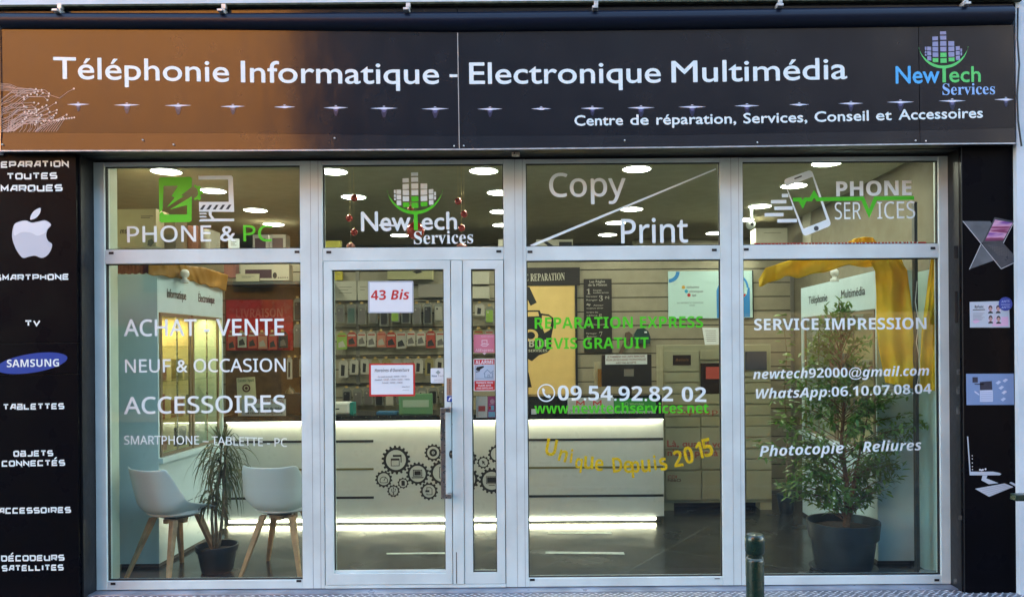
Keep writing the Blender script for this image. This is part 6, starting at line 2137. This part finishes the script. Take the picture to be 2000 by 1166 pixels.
# ================================================================== chairs
def make_chair(label):
    t = thing('shell_chair', label, 'chair', (0, 0, 0), 'white shell chairs in the left window')
    prof = [(.235, .438), (.19, .455), (.08, .447), (-.04, .440), (-.125, .450), (-.175, .487), (-.200, .545), (-.217, .62), (-.232, .70), (-.247, .775), (-.252, .800)]
    hw = [.195, .215, .235, .245, .250, .250, .246, .238, .226, .210, .195]
    up = [.0, .03, .075, .11, .13, .12, .07, .01, 0, 0, .012]
    fw = [0, 0, .0, .01, .04, .08, .11, .11, .09, .065, .05]
    n = 16
    vs = []
    for (y, z), w_, u_, f_ in zip(prof, hw, up, fw):
        for k in range(n + 1):
            s = -1 + 2 * k / n
            q_ = abs(s) ** 2.6
            vs.append((w_ * (s * (1.06 - .06 * s * s)), y + f_ * q_, z + u_ * q_))
    fs = []
    for i in range(len(prof) - 1):
        for k in range(n):
            a = i * (n + 1) + k
            fs.append((a, a + 1, a + n + 2, a + n + 1))
    m = MB().add(vs, fs)
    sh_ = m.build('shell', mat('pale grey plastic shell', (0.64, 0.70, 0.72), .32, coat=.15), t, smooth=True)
    md = sh_.modifiers.new('thick', 'SOLIDIFY')
    md.thickness = .011
    md = sh_.modifiers.new('sub', 'SUBSURF')
    md.levels = md.render_levels = 2
    cu = MB().lathe([(.0, .445), (.17, .447), (.195, .460), (.185, .482), (.10, .492), (0, .494)], (0, .04, 0), 28)
    cu.build('cushion', mat('white leatherette', (0.6, 0.6, 0.6), .5), t, smooth=True)
    for sx in (-1, 1):
        for sy in (-1, 1):
            a = Vector((sx * .105, .03 + sy * .10, .425))
            b = Vector((sx * .215, .02 + sy * .225, 0))
            m = MB()
            vs = []
            for p, w_ in ((a, .021), (a.lerp(b, .12), .021), (b, .012)):
                vs += [(p.x - w_, p.y - w_, p.z), (p.x + w_, p.y - w_, p.z), (p.x + w_, p.y + w_, p.z), (p.x - w_, p.y + w_, p.z)]
            fs = [(0, 1, 2, 3), (11, 10, 9, 8)]
            for i in (0, 4):
                fs += [(i + k, i + 4 + k, i + 4 + (k + 1) % 4, i + (k + 1) % 4) for k in range(4)]
            m.add(vs, fs).build('leg', M_WOOD, t, bevel=.004)
    MB().box(-.10, .10, .012, .048, .385, .418).box(-.018, .018, -.06, .011, .385, .418).box(-.018, .018, .049, .12, .385, .418).build('cross_frame', M_WOOD, t, bevel=.003)
    MB().box(-.09, .09, -.04, .12, .4185, .434).build('mount', M_BLACKINK, t)
    return t


def copy_tree(o, parent=None):
    c = o.copy()
    COL.objects.link(c)
    c.parent = parent
    for ch in [x for x in scene.objects if x.parent == o]:
        copy_tree(ch, c)
    return c


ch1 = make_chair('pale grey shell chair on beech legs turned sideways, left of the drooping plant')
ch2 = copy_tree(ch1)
ch2['label'] = 'pale grey shell chair on beech legs seen from behind, right of the drooping plant'
ch1.location = (-2.83, .33, 0)
ch1.rotation_euler = (0, 0, R(-26))
ch1.scale = ch2.scale = (1.05, 1.05, 1.02)
ch2.location = (-2.045, .42, 0)
ch2.rotation_euler = (0, 0, R(-4))


# ================================================================== plants
def leafs(mb, p, d, L, w, droop=.3, n=3, r_=rnd, fold=.15):
    """one leaf: a bent tapering blade"""
    d = d.normalized()
    side = d.cross(Vector((0, 0, 1)))
    if side.length < .05:
        side = Vector((1, 0, 0))
    side.normalize()
    side = (side + Vector((r_.uniform(-.4, .4), r_.uniform(-.4, .4), r_.uniform(-.5, .5)))).normalized()
    pts = []
    q = Vector(p)
    dd = d.copy()
    ws = [math.sin(math.pi * min(.999, (i / n) ** .8 * .92 + .08)) for i in range(n + 1)]
    for i in range(n + 1):
        pts.append((q.copy(), ws[i] * w / 2))
        q = q + dd * (L / n)
        dd = (dd + Vector((0, 0, -droop / n))).normalized()
    vs, fs = [], []
    for q, ww in pts:
        vs += [q - side * ww, q + side * ww]
    for i in range(n):
        fs.append((2 * i, 2 * i + 1, 2 * i + 3, 2 * i + 2))
    mb.add(vs, fs)


def leaf_mat(name, c1, c2):
    m = mat(name, c1, .38, var=.5, vscale=22, tint=c2)
    nt = m.node_tree
    b = nt.nodes['Principled BSDF']
    tr = nt.nodes.new('ShaderNodeBsdfTranslucent')
    tr.inputs[0].default_value = (c1[0] * 1.5, c1[1] * 1.6, c1[2], 1)
    mx = nt.nodes.new('ShaderNodeMixShader')
    mx.inputs[0].default_value = .25
    nt.links.new(b.outputs[0], mx.inputs[1])
    nt.links.new(tr.outputs[0], mx.inputs[2])
    nt.links.new(mx.outputs[0], nt.nodes['Material Output'].inputs[0])
    return m


# drooping dracaena between the chairs
DX, DY = W(418, 1090, .42).x, .42
dp = thing('drooping_plant', 'drooping narrow leaved plant in a dark pot between the two chairs', 'potted plant', (DX, DY, 0))
ph_ = W(418, 1052, DY).z
MB().lathe([(.105, .0), (.112, .015), (.140, ph_ - .045), (.150, ph_ - .044), (.156, ph_ - .004), (.150, ph_), (.142, ph_ - .003), (.138, ph_ - .05)], (DX, DY, 0), 36, caps=True).build('pot', M_POT, dp, smooth=True)
MB().lathe([(0, ph_ - .049), (.137, ph_ - .048)][::-1] if False else [(.137, ph_ - .05), (0, ph_ - .042)], (DX, DY, 0), 24, caps=False).build('soil', M_SOIL, dp, smooth=True)
rd_ = random.Random(11)
stems = [[(DX, DY, ph_ - .05), (DX - .01, DY, .45), (DX + .02, DY, .7), (DX + .035, DY + .01, .93)], [(DX + .02, DY - .02, ph_ - .05), (DX + .06, DY - .02, .5), (DX + .055, DY, .75), (DX + .075, DY, .86)],
         [(DX - .02, DY, ph_ - .05), (DX - .03, DY - .02, .4), (DX - .02, DY - .02, .55), (DX - .035, DY - .02, .66)]]
m = MB()
for s_ in stems:
    m.tube(s_, [.013, .011, .009, .007], 8)
m.build('stem', M_DSTEM, dp, smooth=True)
m = MB()
for top, nl, L0 in ((stems[0][-1], 72, .42), (stems[1][-1], 58, .38), (stems[2][-1], 60, .30)):
    for i in range(nl):
        a = rd_.uniform(0, 6.28)
        el = rd_.uniform(-.2, 1.3)
        base = Vector(top) + Vector((0, 0, rd_.uniform(-.22, .03)))
        d = Vector((math.cos(a) * math.cos(el), math.sin(a) * math.cos(el) * .8, math.sin(el)))
        leafs(m, base, d, rd_.uniform(.6, 1.05) * L0, .013, rd_.uniform(3.2, 5.5), 8, rd_)
for i in range(26):
    a = rd_.uniform(0, 6.28)
    leafs(m, Vector(stems[0][-1]), Vector((math.cos(a) * .5, math.sin(a) * .5, 1)), rd_.uniform(.15, .26), .010, .9, 5, rd_)
m.build('foliage', leaf_mat('dark strap leaf', (0.035, 0.055, 0.022), (0.09, 0.085, 0.035)), dp)

# ficus in the right window
FX, FY = W(1641, 1080, .31).x, .31
fp = thing('ficus_plant', 'tall leafy ficus in a large dark pot in the right window', 'potted plant', (FX, FY, 0))
zr = W(1641, 1024, FY).z
k_ = (FY + D0) / F
MB().lathe([(.195, .025), (.205, .05), (.232, zr - .125), (.250, zr - .122), (.262, zr - .01), (.262, zr), (.250, zr - .002), (.240, zr - .06)], (FX, FY, 0), 44).build('pot', M_POT, fp, smooth=True)
MB().lathe([(.19, .0), (.235, .008), (.245, .032), (.235, .032), (.2, .012)], (FX, FY, 0), 40).build('saucer', M_POT, fp, smooth=True)
MB().lathe([(.239, zr - .06), (.0, zr - .045)], (FX, FY, 0), 24, caps=False).build('soil', M_SOIL, fp, smooth=True)
rf = random.Random(5)
tr_ = MB()
ts_ = [Vector((FX + .02, FY, zr - .06)), Vector((FX + .03, FY, .62)), Vector((FX + .0, FY + .02, .95)), Vector((FX + .02, FY, 1.3)), Vector((FX - .01, FY, 1.7)), Vector((FX + .0, FY, 2.0))]
tr_.tube(ts_, [.021, .018, .014, .010, .006, .003], 10)
tr_.tube([Vector((FX + .03, FY - .01, zr - .06)), Vector((FX + .07, FY - .02, .60)), Vector((FX + .12, FY - .03, .9)), Vector((FX + .2, FY, 1.2))], [.014, .012, .008, .004], 8)
fo = MB()


def trunk_at(z):
    for a, b in zip(ts_, ts_[1:]):
        if z <= b.z:
            return a.lerp(b, max(0, (z - a.z) / (b.z - a.z)))
    return ts_[-1]


# half-width of the crown by height (metres, left / right), measured from the photograph
def crown(z):
    kk = [(.50, .12, .10), (.58, .42, .30), (.70, .38, .36), (.80, .50, .45), (.90, .55, .52), (1.02, .62, .56), (1.14, .60, .56), (1.24, .48, .52), (1.34, .42, .42), (1.48, .30, .26), (1.62, .26, .22), (1.74, .22, .20), (1.86, .20, .12), (1.96, .10, .06), (2.03, .03, .03)]
    for a, b in zip(kk, kk[1:]):
        if z <= b[0]:
            t = (z - a[0]) / (b[0] - a[0])
            return a[1] + (b[1] - a[1]) * t, a[2] + (b[2] - a[2]) * t
    return .02, .02


for i in range(190):
    u = rf.random()
    z = .52 + 1.5 * (u ** 1.25)
    l_, r2 = crown(z)
    a = rf.uniform(0, 6.28)
    a = math.atan2(math.sin(a) * .7, math.cos(a))
    rad = (r2 if math.cos(a) > 0 else l_) * 1.22
    f_ = rf.uniform(.5, 1.0)
    base = trunk_at(z - .10 - .1 * f_)
    tip = Vector((FX + math.cos(a) * rad * f_, FY + math.sin(a) * min(.30, rad) * f_ + (.05 if math.sin(a) < 0 else 0), z + rf.uniform(-.03, .06)))
    tip.y = max(tip.y, .07)
    mid = base.lerp(tip, .5) + Vector((0, 0, .05 * f_))
    tr_.tube([base, mid, tip], [.004, .003, .0012], 5, caps=False)
    nl = int(10 + 24 * f_ * rad / .5)
    for j in range(nl):
        t = rf.uniform(.25, 1.02)
        p = (base.lerp(mid, t * 2) if t < .5 else mid.lerp(tip, t * 2 - 1)) + Vector((rf.uniform(-.025, .025), rf.uniform(-.03, .03), rf.uniform(-.03, .02)))
        p.y = max(p.y, .05)
        dirn = (tip - base).normalized() * .6 + Vector((rf.uniform(-.8, .8), rf.uniform(-.8, .8), rf.uniform(-.9, .35)))
        leafs(fo, p, dirn, rf.uniform(.045, .075), rf.uniform(.018, .028), .5, 3, rf)
tr_.build('trunk', mat('pale brown bark', (0.17, 0.09, 0.05), .75, var=.3, vscale=30), fp, smooth=True)
fo.build('foliage', leaf_mat('ficus leaf', (0.075, 0.165, 0.028), (0.16, 0.24, 0.05)), fp)
# thin vine plant behind, left of the ficus
VX_, VY_ = W(1532, 800, 2.25).x, 2.25
vp = thing('thin_plant', 'thin sparse plant climbing behind the ficus on the left', 'potted plant', (VX_, VY_, 0))
MB().lathe([(.06, 0), (.09, .18), (.09, .20), (.08, .20)], (VX_, VY_, 0), 24).build('pot', M_POT, vp, smooth=True)
st_ = [Vector((VX_, VY_, .16)), Vector((VX_ + .02, VY_, .8)), Vector((VX_ - .01, VY_, 1.2)), Vector((VX_ + .02, VY_, 1.6)), Vector((VX_ - .02, VY_, 1.98))]
MB().tube(st_, [.008, .006, .005, .004, .002], 6).build('stem', M_DSTEM, vp, smooth=True)
m = MB()
for i in range(46):
    z = rf.uniform(.9, 2.0)
    a = rf.uniform(0, 6.28)
    leafs(m, Vector((VX_, VY_, z)) + Vector((rf.uniform(-.05, .05), 0, 0)), Vector((math.cos(a), math.sin(a), .2)), rf.uniform(.08, .13), .05, .9, 4, rf)
m.build('foliage', MATS['ficus leaf'], vp)

# ================================================================== tidy up
for o in bpy.data.objects:
    if '_org' in o:
        del o['_org']
